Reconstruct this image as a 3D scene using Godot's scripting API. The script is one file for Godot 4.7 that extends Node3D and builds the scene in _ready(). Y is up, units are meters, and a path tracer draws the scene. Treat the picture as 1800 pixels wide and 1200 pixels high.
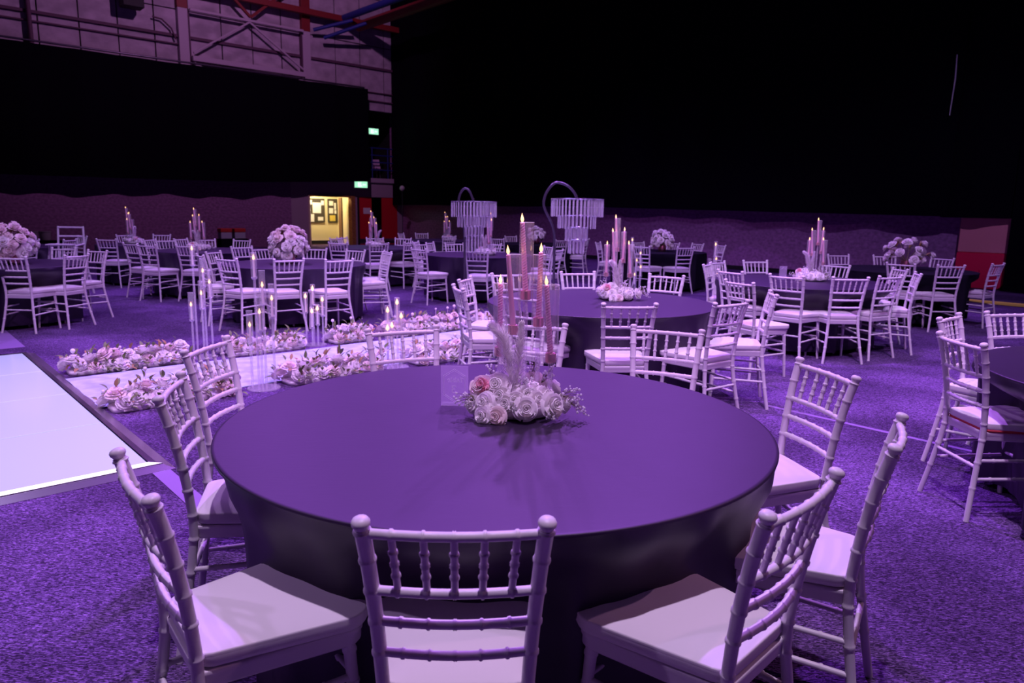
extends Node3D
# Banquet hall set with round tables, white bamboo-style chairs, candle stands and a flower-lined aisle.

const CORNER := Vector3(-5.15, 0, -33.34)          # where the steel-clad left wall meets the draped rear wall
const HU := Vector3(0.7413, 0, -0.6712)            # along the left wall, towards the corner
const HV := Vector3(0.6712, 0, 0.7413)             # along the rear wall, away from the corner
const AISLE := Vector3(-3.944, 0, -6.142)          # the corner of the aisle runner at the dance floor
const TABLE_TOP := 0.763
const TR := 0.978

var taken := {}
var store := {}
var M := {}
var rng := RandomNumberGenerator.new()
var chair_near: Node3D
var chair_far: Node3D


func lin(r: float, g: float, b: float, a := 1.0) -> Color:
	var c := Color(r, g, b).linear_to_srgb()
	c.a = a
	return c


func _ready() -> void:
	rng.seed = 7
	# ---- camera
	var cam := Camera3D.new()
	cam.name = "camera"
	var p := 0.177587
	var ro := 0.016209
	var up := Vector3(0, cos(p), -sin(p))
	var fw := Vector3(0, -sin(p), -cos(p))
	var rt := Vector3.RIGHT * cos(ro) + up * sin(ro)
	var u2 := up * cos(ro) - Vector3.RIGHT * sin(ro)
	cam.transform = Transform3D(Basis(rt, u2, -fw), Vector3(0, 1.5128, 0))
	cam.fov = 50.835
	var ca := CameraAttributesPhysical.new()
	ca.frustum_focal_length = 12.0 / tan(deg_to_rad(50.835) / 2.0)
	ca.frustum_near = 0.05
	ca.frustum_far = 120.0
	ca.frustum_focus_distance = 2.75
	ca.exposure_aperture = 5.0
	cam.attributes = ca
	add_child(cam)
	cam.current = true
	# ---- environment and exposure
	var we := WorldEnvironment.new()
	we.name = "environment"
	var e := Environment.new()
	e.background_mode = Environment.BG_COLOR
	e.background_color = Color(0, 0, 0)
	e.tonemap_mode = Environment.TONE_MAPPER_LINEAR
	e.tonemap_exposure = 1.0
	e.sdfgi_enabled = true
	e.ssao_enabled = true
	e.ssil_enabled = true
	we.environment = e
	add_child(we)
	# ---- stage wash: coloured spots on the roof truss, out of frame above
	var lilac := lin(0.80, 0.57, 1.0)
	var violet := lin(0.58, 0.39, 1.0)
	var deep := lin(0.46, 0.14, 1.0)
	spot("stage_wash_over_front", Vector3(0.3, 11.0, -1.1), Vector3(0.4, 0, -3.2), lilac, 74.0, 40)
	spot("stage_wash_back", Vector3(0.2, 10.5, -9.8), Vector3(0.2, 0, -4.2), deep, 122.0, 36)
	spot("stage_wash_rose", Vector3(8.5, 8.5, -3.6), Vector3(0.6, 0.4, -2.9), lin(1.0, 0.44, 0.86), 13.0, 36)
	spot("stage_wash_blue", Vector3(-8.0, 8.5, -2.6), Vector3(-0.4, 0.4, -2.6), lin(0.68, 0.42, 1.0), 18.0, 36)
	spot("stage_wash_left", Vector3(-5.0, 11.0, -4.8), Vector3(-4.8, 0, -9.2), violet, 40.0, 42)
	spot("stage_wash_right", Vector3(5.4, 11.0, -4.6), Vector3(6.0, 0, -9.6), violet, 46.0, 44)
	spot("stage_wash_front", Vector3(0.0, 11.0, 2.0), Vector3(0.0, 0, -10.5), lin(0.70, 0.30, 1.0), 92.0, 28)
	spot("stage_wash_middle", Vector3(-1.5, 11.0, -9.6), Vector3(-1.6, 0, -13.5), violet, 44.0, 46)
	spot("stage_wash_back_left", Vector3(-6.5, 10.5, -17.5), Vector3(-4.5, 0, -10.5), deep, 62.0, 40)
	spot("stage_wash_back_right", Vector3(4.0, 10.5, -16.5), Vector3(2.6, 0, -8.0), deep, 66.0, 40)
	spot("stage_wash_far", Vector3(-1.5, 11.0, -22.5), Vector3(-1.2, 0, -17.0), deep, 40.0, 50)
	spot("stage_wash_wall", hp(-8.5, 11.5, 10.0), hp(-8.0, 8.5, 0.0), lin(0.95, 0.42, 1.0), 30.0, 52)
	materials()
	hall()
	furniture()
	details()


func spot(called: String, at: Vector3, to: Vector3, col: Color, energy: float, half: float) -> void:
	var l := SpotLight3D.new()
	l.name = called
	l.light_color = col
	l.light_energy = energy
	l.spot_angle = half
	l.spot_angle_attenuation = 0.6
	l.spot_range = 60.0
	l.spot_attenuation = 2.0
	l.light_size = 0.12
	l.shadow_enabled = true
	add_child(l, true)
	l.look_at_from_position(at, to, Vector3.FORWARD if absf((to - at).normalized().y) > 0.95 else Vector3.UP)


func omni(called: String, at: Vector3, col: Color, energy: float, size: float, parent: Node = self) -> void:
	var l := OmniLight3D.new()
	l.name = called
	l.light_color = col
	l.light_energy = energy
	l.omni_range = 40.0
	l.omni_attenuation = 2.0
	l.light_size = size
	l.shadow_enabled = true
	l.position = at
	parent.add_child(l, true)


# ------------------------------------------------------------------ naming
func numbered(called: String) -> String:
	var k: int = taken.get(called, 0)
	taken[called] = k + 1
	return called if k == 0 else "%s_%03d" % [called, k]


func tag(o: Node, label: String, category: String, group := "") -> void:
	o.set_meta("label", label)
	o.set_meta("category", category)
	if group:
		o.set_meta("group", group)


func thing(called: String, label: String, category: String, at := Vector3.ZERO, turn := 0.0, group := "") -> Node3D:
	var o := Node3D.new()
	o.name = numbered(called)
	o.position = at
	o.rotation.y = turn
	tag(o, label, category, group)
	add_child(o)
	return o


func part(called: String, mesh: Mesh, m: Material, parent: Node, xf := Transform3D()) -> MeshInstance3D:
	var o := MeshInstance3D.new()
	o.name = called if parent != self else numbered(called)
	o.mesh = mesh
	o.material_override = m
	o.transform = xf
	parent.add_child(o, true)
	return o


func struct(called: String, mesh: Mesh, m: Material, xf := Transform3D()) -> MeshInstance3D:
	var o := part(called, mesh, m, self, xf)
	o.set_meta("kind", "structure")
	return o


func dup(root: Node3D, label: String, at: Vector3, turn: float, group := "") -> Node3D:
	var r: Node3D = root.duplicate()
	r.name = numbered(str(root.get_meta("base")))
	r.position = at
	r.rotation.y = turn
	r.set_meta("label", label)
	if group:
		r.set_meta("group", group)
	add_child(r)
	return r


func hp(x: float, y: float, z: float) -> Vector3:
	return CORNER + HU * x + HV * z + Vector3(0, y, 0)


func hx(x := 0.0, y := 0.0, z := 0.0) -> Transform3D:
	return Transform3D(Basis(HU, Vector3.UP, HV), hp(x, y, z))


func ap(a: float, b: float, y := 0.0) -> Vector3:
	return AISLE + HU * a + HV * b + Vector3(0, y, 0)


# ------------------------------------------------------------------ mesh building
class MB:
	var v := PackedVector3Array()
	var n := PackedVector3Array()
	var ix := PackedInt32Array()

	func grid(rows: Array, wrap: bool, ref := Vector3.ZERO, cap0 := false, cap1 := false) -> MB:
		var m: int = rows[0].size()
		var k := rows.size()
		var at := v.size()
		var nn := PackedVector3Array()
		nn.resize(m * k)
		var tris := PackedInt32Array()
		var last := m if wrap else m - 1
		for i in k:
			v.append_array(rows[i])
		for i in k - 1:
			for j in last:
				var a := i * m + j
				var b := i * m + (j + 1) % m
				var c := a + m
				var d := b + m
				var pa := v[at + a]
				var f := (v[at + d] - pa).cross(v[at + c] - v[at + b])
				nn[a] += f
				nn[b] += f
				nn[c] += f
				nn[d] += f
				tris.append_array([a, c, b, b, c, d])
		var s := 0.0
		if ref == Vector3.ZERO:
			for i in k:
				var mid := Vector3.ZERO
				for j in m:
					mid += rows[i][j]
				mid /= m
				for j in m:
					s += nn[i * m + j].dot(rows[i][j] - mid)
		else:
			for q in nn:
				s += q.dot(ref)
		var flip := s < 0.0
		for i in nn.size():
			var q := nn[i]
			q = q.normalized() if q.length_squared() > 1e-24 else Vector3.UP
			n.append(-q if flip else q)
		for t in range(0, tris.size(), 3):
			if flip:
				ix.append_array([at + tris[t], at + tris[t + 2], at + tris[t + 1]])
			else:
				ix.append_array([at + tris[t], at + tris[t + 1], at + tris[t + 2]])
		if cap0:
			fan(rows[0], (rows[0][0] - rows[1][0]) if k > 1 else Vector3.DOWN)
		if cap1:
			fan(rows[k - 1], (rows[k - 1][0] - rows[k - 2][0]) if k > 1 else Vector3.UP)
		return self

	func fan(ring: PackedVector3Array, outward: Vector3) -> void:
		var mid := Vector3.ZERO
		for q in ring:
			mid += q
		mid /= ring.size()
		var nrm := (ring[0] - mid).cross(ring[ring.size() / 4] - mid).normalized()
		var same := nrm.dot(outward) > 0.0
		if not same:
			nrm = -nrm
		var at := v.size()
		v.append(mid)
		n.append(nrm)
		for q in ring:
			v.append(q)
			n.append(nrm)
		for j in ring.size():
			var b := at + 1 + j
			var c := at + 1 + (j + 1) % ring.size()
			if same:
				ix.append_array([at, c, b])
			else:
				ix.append_array([at, b, c])

	func lathe(prof: Array, sides: int, xf := Transform3D()) -> MB:
		var rows := []
		for q in prof:
			var r := PackedVector3Array()
			for j in sides:
				var t := TAU * j / sides
				r.append(xf * Vector3(cos(t) * q.x, q.y, sin(t) * q.x))
			rows.append(r)
		return grid(rows, true)

	func tube(path: Array, radii: Array, sides: int, caps := true) -> MB:
		var rows := []
		var k := path.size()
		var t0: Vector3 = (path[1] - path[0]).normalized()
		var side := t0.cross(Vector3.RIGHT if absf(t0.x) < 0.7 else Vector3.UP).normalized()
		for i in k:
			var t: Vector3 = (path[mini(i + 1, k - 1)] - path[maxi(i - 1, 0)]).normalized()
			if t == Vector3.ZERO:
				t = t0
			side = (side - t * side.dot(t)).normalized()
			var o := t.cross(side)
			var r: float = radii[i] if radii.size() > 1 else radii[0]
			var row := PackedVector3Array()
			for j in sides:
				var w := TAU * j / sides
				row.append(path[i] + (side * cos(w) + o * sin(w)) * r)
			rows.append(row)
		return grid(rows, true, Vector3.ZERO, caps, caps)

	# a turned stick with raised rings; path is a list of points, joined smoothly
	func bamboo(path: Array, r0: float, r1: float, knots: Array, kr: float, kw: float, sides: int, steps := 8) -> MB:
		var ts := []
		for i in steps + 1:
			ts.append([float(i) / steps, 0.0])
		for q in knots:
			for w in [[-1.0, 0.0], [-0.55, 1.0], [0.55, 1.0], [1.0, 0.0]]:
				ts.append([clampf(q + w[0] * kw, 0.0, 1.0), w[1]])
		ts.sort_custom(func(a, b): return a[0] < b[0])
		var pts := []
		var rad := []
		for q in ts:
			if pts.size() and (at_path(path, q[0]) - pts[-1]).length() < 1e-5:
				continue
			pts.append(at_path(path, q[0]))
			rad.append(lerpf(r0, r1, q[0]) + kr * q[1])
		return tube(pts, rad, sides)

	func at_path(path: Array, t: float) -> Vector3:
		var k := path.size()
		if k == 2:
			return path[0].lerp(path[1], t)
		var s := t * (k - 1)
		var i := mini(int(s), k - 2)
		return path[i].cubic_interpolate(path[i + 1], path[maxi(i - 1, 0)], path[mini(i + 2, k - 1)], s - i)

	func box(size: Vector3, xf := Transform3D(), bev := 0.004) -> MB:
		var h := size * 0.5
		bev = minf(bev, minf(h.x, minf(h.y, h.z)) * 0.9)
		var at := v.size()
		var id := {}
		for c in 8:
			var s := Vector3(1 if c & 1 else -1, 1 if c & 2 else -1, 1 if c & 4 else -1)
			for ax in 3:
				var q := Vector3.ZERO
				for k in 3:
					q[k] = s[k] * (h[k] if k == ax else h[k] - bev)
				var nn := Vector3.ZERO
				nn[ax] = s[ax]
				id[c * 3 + ax] = v.size()
				v.append(xf * q)
				n.append((xf.basis * nn).normalized())
		for ax in 3:
			var p := 1 << ((ax + 1) % 3)
			var q := 1 << ((ax + 2) % 3)
			for s in 2:
				var b: int = s << ax
				face([id[b * 3 + ax], id[(b | p) * 3 + ax], id[(b | p | q) * 3 + ax], id[(b | q) * 3 + ax]])
			# edges along ax
			var a1 := (ax + 1) % 3
			var a2 := (ax + 2) % 3
			for s1 in 2:
				for s2 in 2:
					var lo: int = (s1 << a1) | (s2 << a2)
					var hi := lo | (1 << ax)
					face([id[lo * 3 + a1], id[hi * 3 + a1], id[hi * 3 + a2], id[lo * 3 + a2]])
		for c in 8:
			face([id[c * 3], id[c * 3 + 1], id[c * 3 + 2]])
		return self

	func face(q: Array) -> void:
		for k in range(1, q.size() - 1):
			var a: int = q[0]
			var b: int = q[k]
			var c: int = q[k + 1]
			var f := (v[c] - v[a]).cross(v[b] - v[a])
			if f.dot(n[a] + n[b] + n[c]) < 0.0:
				ix.append_array([a, c, b])
			else:
				ix.append_array([a, b, c])

	# rings of one outline scaled about its middle: levels hold (scale, height)
	func loft(outline: PackedVector3Array, levels: Array) -> MB:
		var mid := Vector3.ZERO
		for q in outline:
			mid += q
		mid /= outline.size()
		var rows := []
		for l in levels:
			var r := PackedVector3Array()
			for q in outline:
				var w: Vector3 = mid + (q - mid) * l.x
				r.append(Vector3(w.x, l.y, w.z))
			rows.append(r)
		return grid(rows, true)

	func add(o: MB, xf: Transform3D) -> MB:
		var at := v.size()
		for q in o.v:
			v.append(xf * q)
		for q in o.n:
			n.append((xf.basis * q).normalized())
		for i in o.ix:
			ix.append(i + at)
		return self

	func mesh() -> ArrayMesh:
		var a := []
		a.resize(Mesh.ARRAY_MAX)
		a[Mesh.ARRAY_VERTEX] = v
		a[Mesh.ARRAY_NORMAL] = n
		a[Mesh.ARRAY_INDEX] = ix
		var m := ArrayMesh.new()
		m.add_surface_from_arrays(Mesh.PRIMITIVE_TRIANGLES, a)
		return m


func mb() -> MB:
	return MB.new()


func boxm(x: float, y: float, z: float, bev := 0.004) -> ArrayMesh:
	var key := "box %s %s %s %s" % [x, y, z, bev]
	if not store.has(key):
		store[key] = mb().box(Vector3(x, y, z), Transform3D(), bev).mesh()
	return store[key]


func tx(x: float, y: float, z: float) -> Transform3D:
	return Transform3D(Basis(), Vector3(x, y, z))


func aim(at: Vector3, y_axis: Vector3, s := 1.0, spin := 0.0) -> Transform3D:
	var y := y_axis.normalized()
	var x := y.cross(Vector3.FORWARD if absf(y.z) < 0.8 else Vector3.RIGHT).normalized()
	var b := Basis(x, y, x.cross(y)) * Basis(Vector3.UP, spin)
	return Transform3D(b.scaled_local(Vector3(s, s, s)), at)


# ------------------------------------------------------------------ materials
func std(col: Color, rough: float, metal := 0.0, spec := 0.5) -> StandardMaterial3D:
	var m := StandardMaterial3D.new()
	m.albedo_color = col
	m.roughness = rough
	m.metallic = metal
	m.metallic_specular = spec
	return m


func pane(col: Color, rough := 0.05) -> StandardMaterial3D:
	var m := std(col, rough)
	m.transparency = BaseMaterial3D.TRANSPARENCY_ALPHA
	m.cull_mode = BaseMaterial3D.CULL_DISABLED
	return m


func noise_tex(freq: float, lo: Color, hi: Color, kind := FastNoiseLite.TYPE_SIMPLEX_SMOOTH, size := 512, octaves := 4, lo_at := 0.25, hi_at := 0.75) -> NoiseTexture2D:
	var f := FastNoiseLite.new()
	f.noise_type = kind
	f.frequency = freq
	f.fractal_octaves = octaves
	f.seed = 11
	var t := NoiseTexture2D.new()
	t.width = size
	t.height = size
	t.seamless = true
	t.noise = f
	var g := Gradient.new()
	g.offsets = PackedFloat32Array([lo_at, hi_at])
	g.colors = PackedColorArray([lo, hi])
	t.color_ramp = g
	return t


func weave_tex(size: int, lo: float, hi: float, long: int) -> ImageTexture:
	var r := RandomNumberGenerator.new()
	r.seed = 5
	var im := Image.create(size, size, false, Image.FORMAT_RGB8)
	for y in size:
		var x := 0
		while x < size:
			var run := r.randi_range(1, long)
			var k := lerpf(lo, hi, pow(r.randf(), 1.3))
			for q in run:
				if x < size:
					im.set_pixel(x, y, Color(k, k, k))
					x += 1
	return ImageTexture.create_from_image(im)


func tri(m: StandardMaterial3D, t: Texture2D, metres: float, relief := 0.0, ht: Texture2D = null) -> StandardMaterial3D:
	m.albedo_texture = t
	m.uv1_triplanar = true
	m.uv1_world_triplanar = true
	m.uv1_scale = Vector3.ONE / metres
	if relief > 0.0:
		m.heightmap_enabled = true
		m.heightmap_texture = ht if ht else t
		m.heightmap_scale = relief
	return m


func materials() -> void:
	M.white = std(lin(0.74, 0.70, 0.72), 0.42)                     # lacquered chair frames
	M.cushion = std(lin(0.80, 0.77, 0.76), 0.8)
	M.red_pad = std(lin(0.55, 0.05, 0.06), 0.8)
	M.cloth = tri(std(lin(0.016, 0.004, 0.030), 0.50, 0.0, 0.55), noise_tex(0.012, Color(0.95, 0.95, 0.95), Color(1, 1, 1)), 1.6, 0.04, weave_tex(256, 0.3, 0.7, 9))
	M.black_cloth = std(lin(0.012, 0.010, 0.018), 0.9, 0.0, 0.2)
	M.carpet = tri(std(lin(0.41, 0.23, 0.63), 0.95, 0.0, 0.2), weave_tex(512, 0.35, 1.0, 5), 1.5, 0.9)
	var big := noise_tex(0.006, Color(0.72, 0.72, 0.72), Color(1, 1, 1))
	M.carpet.detail_enabled = true
	M.carpet.detail_albedo = big
	M.carpet.detail_blend_mode = BaseMaterial3D.BLEND_MODE_MUL
	M.carpet.detail_uv_layer = BaseMaterial3D.DETAIL_UV_2
	M.carpet.uv2_triplanar = true
	M.carpet.uv2_world_triplanar = true
	M.carpet.uv2_scale = Vector3.ONE / 5.0
	M.strip = std(lin(0.27, 0.16, 0.40), 0.6)
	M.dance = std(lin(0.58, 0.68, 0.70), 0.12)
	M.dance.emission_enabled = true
	M.dance.emission = lin(0.09, 0.17, 0.15)  # faint glow added to the white floor panels
	M.glow_edge = std(lin(0.9, 0.9, 0.9), 0.4)
	M.glow_edge.emission_enabled = true
	M.glow_edge.emission = lin(1.0, 1.0, 1.0)  # glow added to the front edging strip
	M.alu = std(lin(0.62, 0.60, 0.62), 0.25, 1.0)
	M.trim_white = std(lin(0.95, 0.95, 0.95), 0.4)
	M.runner = tri(std(lin(0.62, 0.76, 0.88), 0.4), noise_tex(0.012, Color(0.86, 0.86, 0.88), Color(1, 1, 1)), 1.4)
	M.drape = std(lin(0.004, 0.003, 0.007), 0.95, 0.0, 0.1)
	M.clad = tri(std(lin(0.50, 0.40, 0.50), 0.7), noise_tex(0.01, Color(0.82, 0.82, 0.82), Color(1, 1, 1)), 3.0)
	M.rail = std(lin(0.10, 0.04, 0.08), 0.7)
	M.steel = std(lin(0.46, 0.36, 0.46), 0.6)
	M.red_steel = std(lin(0.20, 0.008, 0.012), 0.6)
	M.blue_steel = std(lin(0.012, 0.02, 0.20), 0.6)
	M.wall = tri(std(lin(0.36, 0.17, 0.36), 0.9), noise_tex(0.03, Color(0.8, 0.8, 0.8), Color(1, 1, 1)), 1.5)
	M.wall_rear = tri(std(lin(0.44, 0.20, 0.44), 0.9), noise_tex(0.03, Color(0.8, 0.8, 0.8), Color(1, 1, 1)), 1.5)
	M.wall_pale = std(lin(0.40, 0.30, 0.38), 0.9)
	M.dark = std(lin(0.01, 0.008, 0.012), 0.9)
	M.cream = std(lin(0.90, 0.80, 0.52), 0.9)
	M.wood = tri(std(lin(0.52, 0.25, 0.08), 0.6), noise_tex(0.02, Color(0.75, 0.7, 0.65), Color(1, 1, 1)), 0.8)
	M.wood_dark = tri(std(lin(0.26, 0.12, 0.05), 0.6), noise_tex(0.02, Color(0.75, 0.7, 0.65), Color(1, 1, 1)), 0.8)
	M.red_door = std(lin(0.70, 0.010, 0.03), 0.5)
	M.paper = std(lin(0.85, 0.85, 0.85), 0.9)
	M.paper_yellow = std(lin(0.75, 0.60, 0.12), 0.9)
	M.board = std(lin(0.06, 0.05, 0.04), 0.9)
	M.red_mat = std(lin(0.86, 0.01, 0.08), 0.5)
	M.salmon = std(lin(0.85, 0.30, 0.34), 0.5)  # upper half of the red mat, its sheen put into the colour
	M.yellow = std(lin(1.0, 0.78, 0.12), 0.5)
	M.glass = pane(Color(1, 1, 1, 0.065), 0.06)
	M.clear_rod = pane(Color(0.95, 0.93, 0.97, 0.26), 0.1)
	M.clear_base = pane(Color(0.95, 0.93, 0.97, 0.2), 0.1)
	M.glass_rim = pane(Color(1, 1, 1, 0.4), 0.2)
	M.acrylic = std(Color(1, 1, 1, 0.0), 0.02)
	M.acrylic.refraction_enabled = true
	M.acrylic.refraction_scale = 0.049
	M.copper = std(lin(0.92, 0.42, 0.44), 0.3, 1.0)
	M.wax = std(lin(0.96, 0.50, 0.68), 0.4)
	M.wax.subsurf_scatter_enabled = true
	M.wax.subsurf_scatter_strength = 0.25
	M.wax_white = std(lin(0.82, 0.74, 0.72), 0.5)
	M.wick = std(lin(0.02, 0.02, 0.02), 0.9)
	M.flame = std(lin(1.0, 0.8, 0.4), 0.5)
	M.flame.emission_enabled = true
	M.flame.emission = lin(1.0, 0.50, 0.17)
	M.flame.emission_energy_multiplier = 3.0
	M.petal = std(lin(0.96, 0.94, 0.92), 0.7)
	M.petal.backlight_enabled = true
	M.petal.backlight = Color(0.5, 0.48, 0.47)
	M.petal_blush = std(lin(0.94, 0.82, 0.79), 0.7)
	M.petal_blush.backlight_enabled = true
	M.petal_blush.backlight = Color(0.5, 0.47, 0.46)
	M.petal_pink = std(lin(0.88, 0.40, 0.50), 0.7)
	M.bud = std(lin(0.80, 0.25, 0.12), 0.7)
	M.leaf = std(lin(0.16, 0.20, 0.07), 0.6)
	M.leaf.backlight_enabled = true
	M.leaf.backlight = Color(0.15, 0.2, 0.1)
	M.leaf_tan = std(lin(0.36, 0.22, 0.10), 0.7)
	M.plume = std(lin(0.98, 0.95, 0.95), 0.9)
	M.plume.backlight_enabled = true
	M.plume.backlight = Color(0.6, 0.58, 0.58)
	M.breath = std(lin(0.96, 0.96, 0.96), 0.8)
	M.breath.backlight_enabled = true
	M.breath.backlight = Color(1, 1, 1)
	M.stem = std(lin(0.22, 0.20, 0.10), 0.8)
	M.bowl = std(lin(0.78, 0.74, 0.74), 0.35)
	M.frost = pane(Color(0.93, 0.92, 0.96, 0.28), 0.6)
	M.frost.backlight_enabled = true
	M.frost.backlight = Color(1, 1, 1)
	M.ink = std(lin(0.95, 0.95, 0.95), 0.6)
	M.ink.backlight_enabled = true
	M.ink.backlight = Color(1, 1, 1)
	M.black_metal = std(lin(0.10, 0.08, 0.12), 0.3, 0.6)
	M.crystal = pane(Color(0.95, 0.93, 0.97, 0.25), 0.08)
	M.chrome = std(lin(0.7, 0.68, 0.7), 0.15, 1.0)
	M.tub = std(lin(0.45, 0.42, 0.48), 0.6)
	M.crate_red = std(lin(0.6, 0.04, 0.03), 0.6)
	M.crate_pale = std(lin(0.5, 0.52, 0.62), 0.6)
	M.exit = std(lin(0.1, 0.6, 0.35), 0.5)
	M.exit.emission_enabled = true
	M.exit.emission = lin(0.40, 0.92, 0.60)
	M.exit.emission_energy_multiplier = 1.1
	M.exit_white = std(lin(0.9, 0.9, 0.9), 0.5)
	M.exit_white.emission_enabled = true
	M.exit_white.emission = lin(0.75, 1.0, 0.8)
	M.exit_white.emission_energy_multiplier = 1.4
	M.lamp = std(lin(0.9, 0.9, 0.9), 0.5)
	M.lamp.emission_enabled = true
	M.lamp.emission = lin(1.0, 0.82, 0.5)
	M.lamp.emission_energy_multiplier = 2.0
	M.speaker = std(lin(0.012, 0.01, 0.014), 0.7)


# ------------------------------------------------------------------ the hall
func hall() -> void:
	# floor: one slab under the whole hall, carpeted
	struct("floor", boxm(30.0, 0.3, 44.0, 0.001), M.carpet, hx(-13.0, -0.15, 21.0))
	struct("ceiling", boxm(30.0, 0.3, 44.0, 0.001), M.drape, hx(-13.0, 13.0, 21.0))
	struct("wall_near", boxm(30.0, 13.0, 0.3, 0.001), M.drape, hx(-13.0, 6.5, 43.0))
	struct("wall_right", boxm(0.3, 13.0, 44.0, 0.001), M.drape, hx(-28.0, 6.5, 21.0))
	# carpet joints show as bare strips running away from the left wall
	var k := 0
	for s in [[Vector3(-1.80, 0, -3.72), 1.35, 0.10], [Vector3(2.95, 0, -4.70), 2.6, 0.045], [Vector3(-5.9, 0, -8.1), 1.6, 0.30]]:
		k += 1
		struct("trim_%d" % k, boxm(s[2], 0.004, s[1], 0.001), M.strip, Transform3D(Basis(HU, Vector3.UP, HV), s[0] + Vector3(0, 0.002, 0)))
	left_wall()
	rear_wall()
	roof_steel()
	dance_floor()
	aisle()


func wall_slab(b: MB, x0: float, x1: float, y0: float, y1: float, z0 := -0.2, z1 := 0.0) -> void:
	b.box(Vector3(x1 - x0, y1 - y0, z1 - z0), tx((x0 + x1) / 2, (y0 + y1) / 2, (z0 + z1) / 2), 0.001)


func drape(x0: float, x1: float, tops: Array, bottoms: Array, waves: float, amp: float, seed_: int) -> ArrayMesh:
	# a hanging cloth in the xy plane; tops and bottoms are heights spread evenly along it
	var r := RandomNumberGenerator.new()
	r.seed = seed_
	var nx := int((x1 - x0) * 9.0)
	var ph := r.randf() * 6.0
	var b := mb()
	for side in [1.0, -1.0]:
		var rows := []
		for i in 9:
			var row := PackedVector3Array()
			for j in nx + 1:
				var s := float(j) / nx
				var y0 := along(bottoms, s)
				var y1 := along(tops, s)
				var x := lerpf(x0, x1, s)
				var z := sin(x * waves + ph) * amp + sin(x * waves * 0.37 + ph * 2.0) * amp * 0.7 + sin(x * waves * 2.3) * amp * 0.25
				row.append(Vector3(x, lerpf(y1, y0, i / 8.0), z * lerpf(0.7, 1.1, i / 8.0) + 0.006 * side))
			rows.append(row)
		b.grid(rows, false, Vector3(0, 0, side))
	return b.mesh()


func along(a: Array, s: float) -> float:
	var q := s * (a.size() - 1)
	var i := mini(int(q), a.size() - 2)
	return lerpf(a[i], a[i + 1], q - i)


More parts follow.
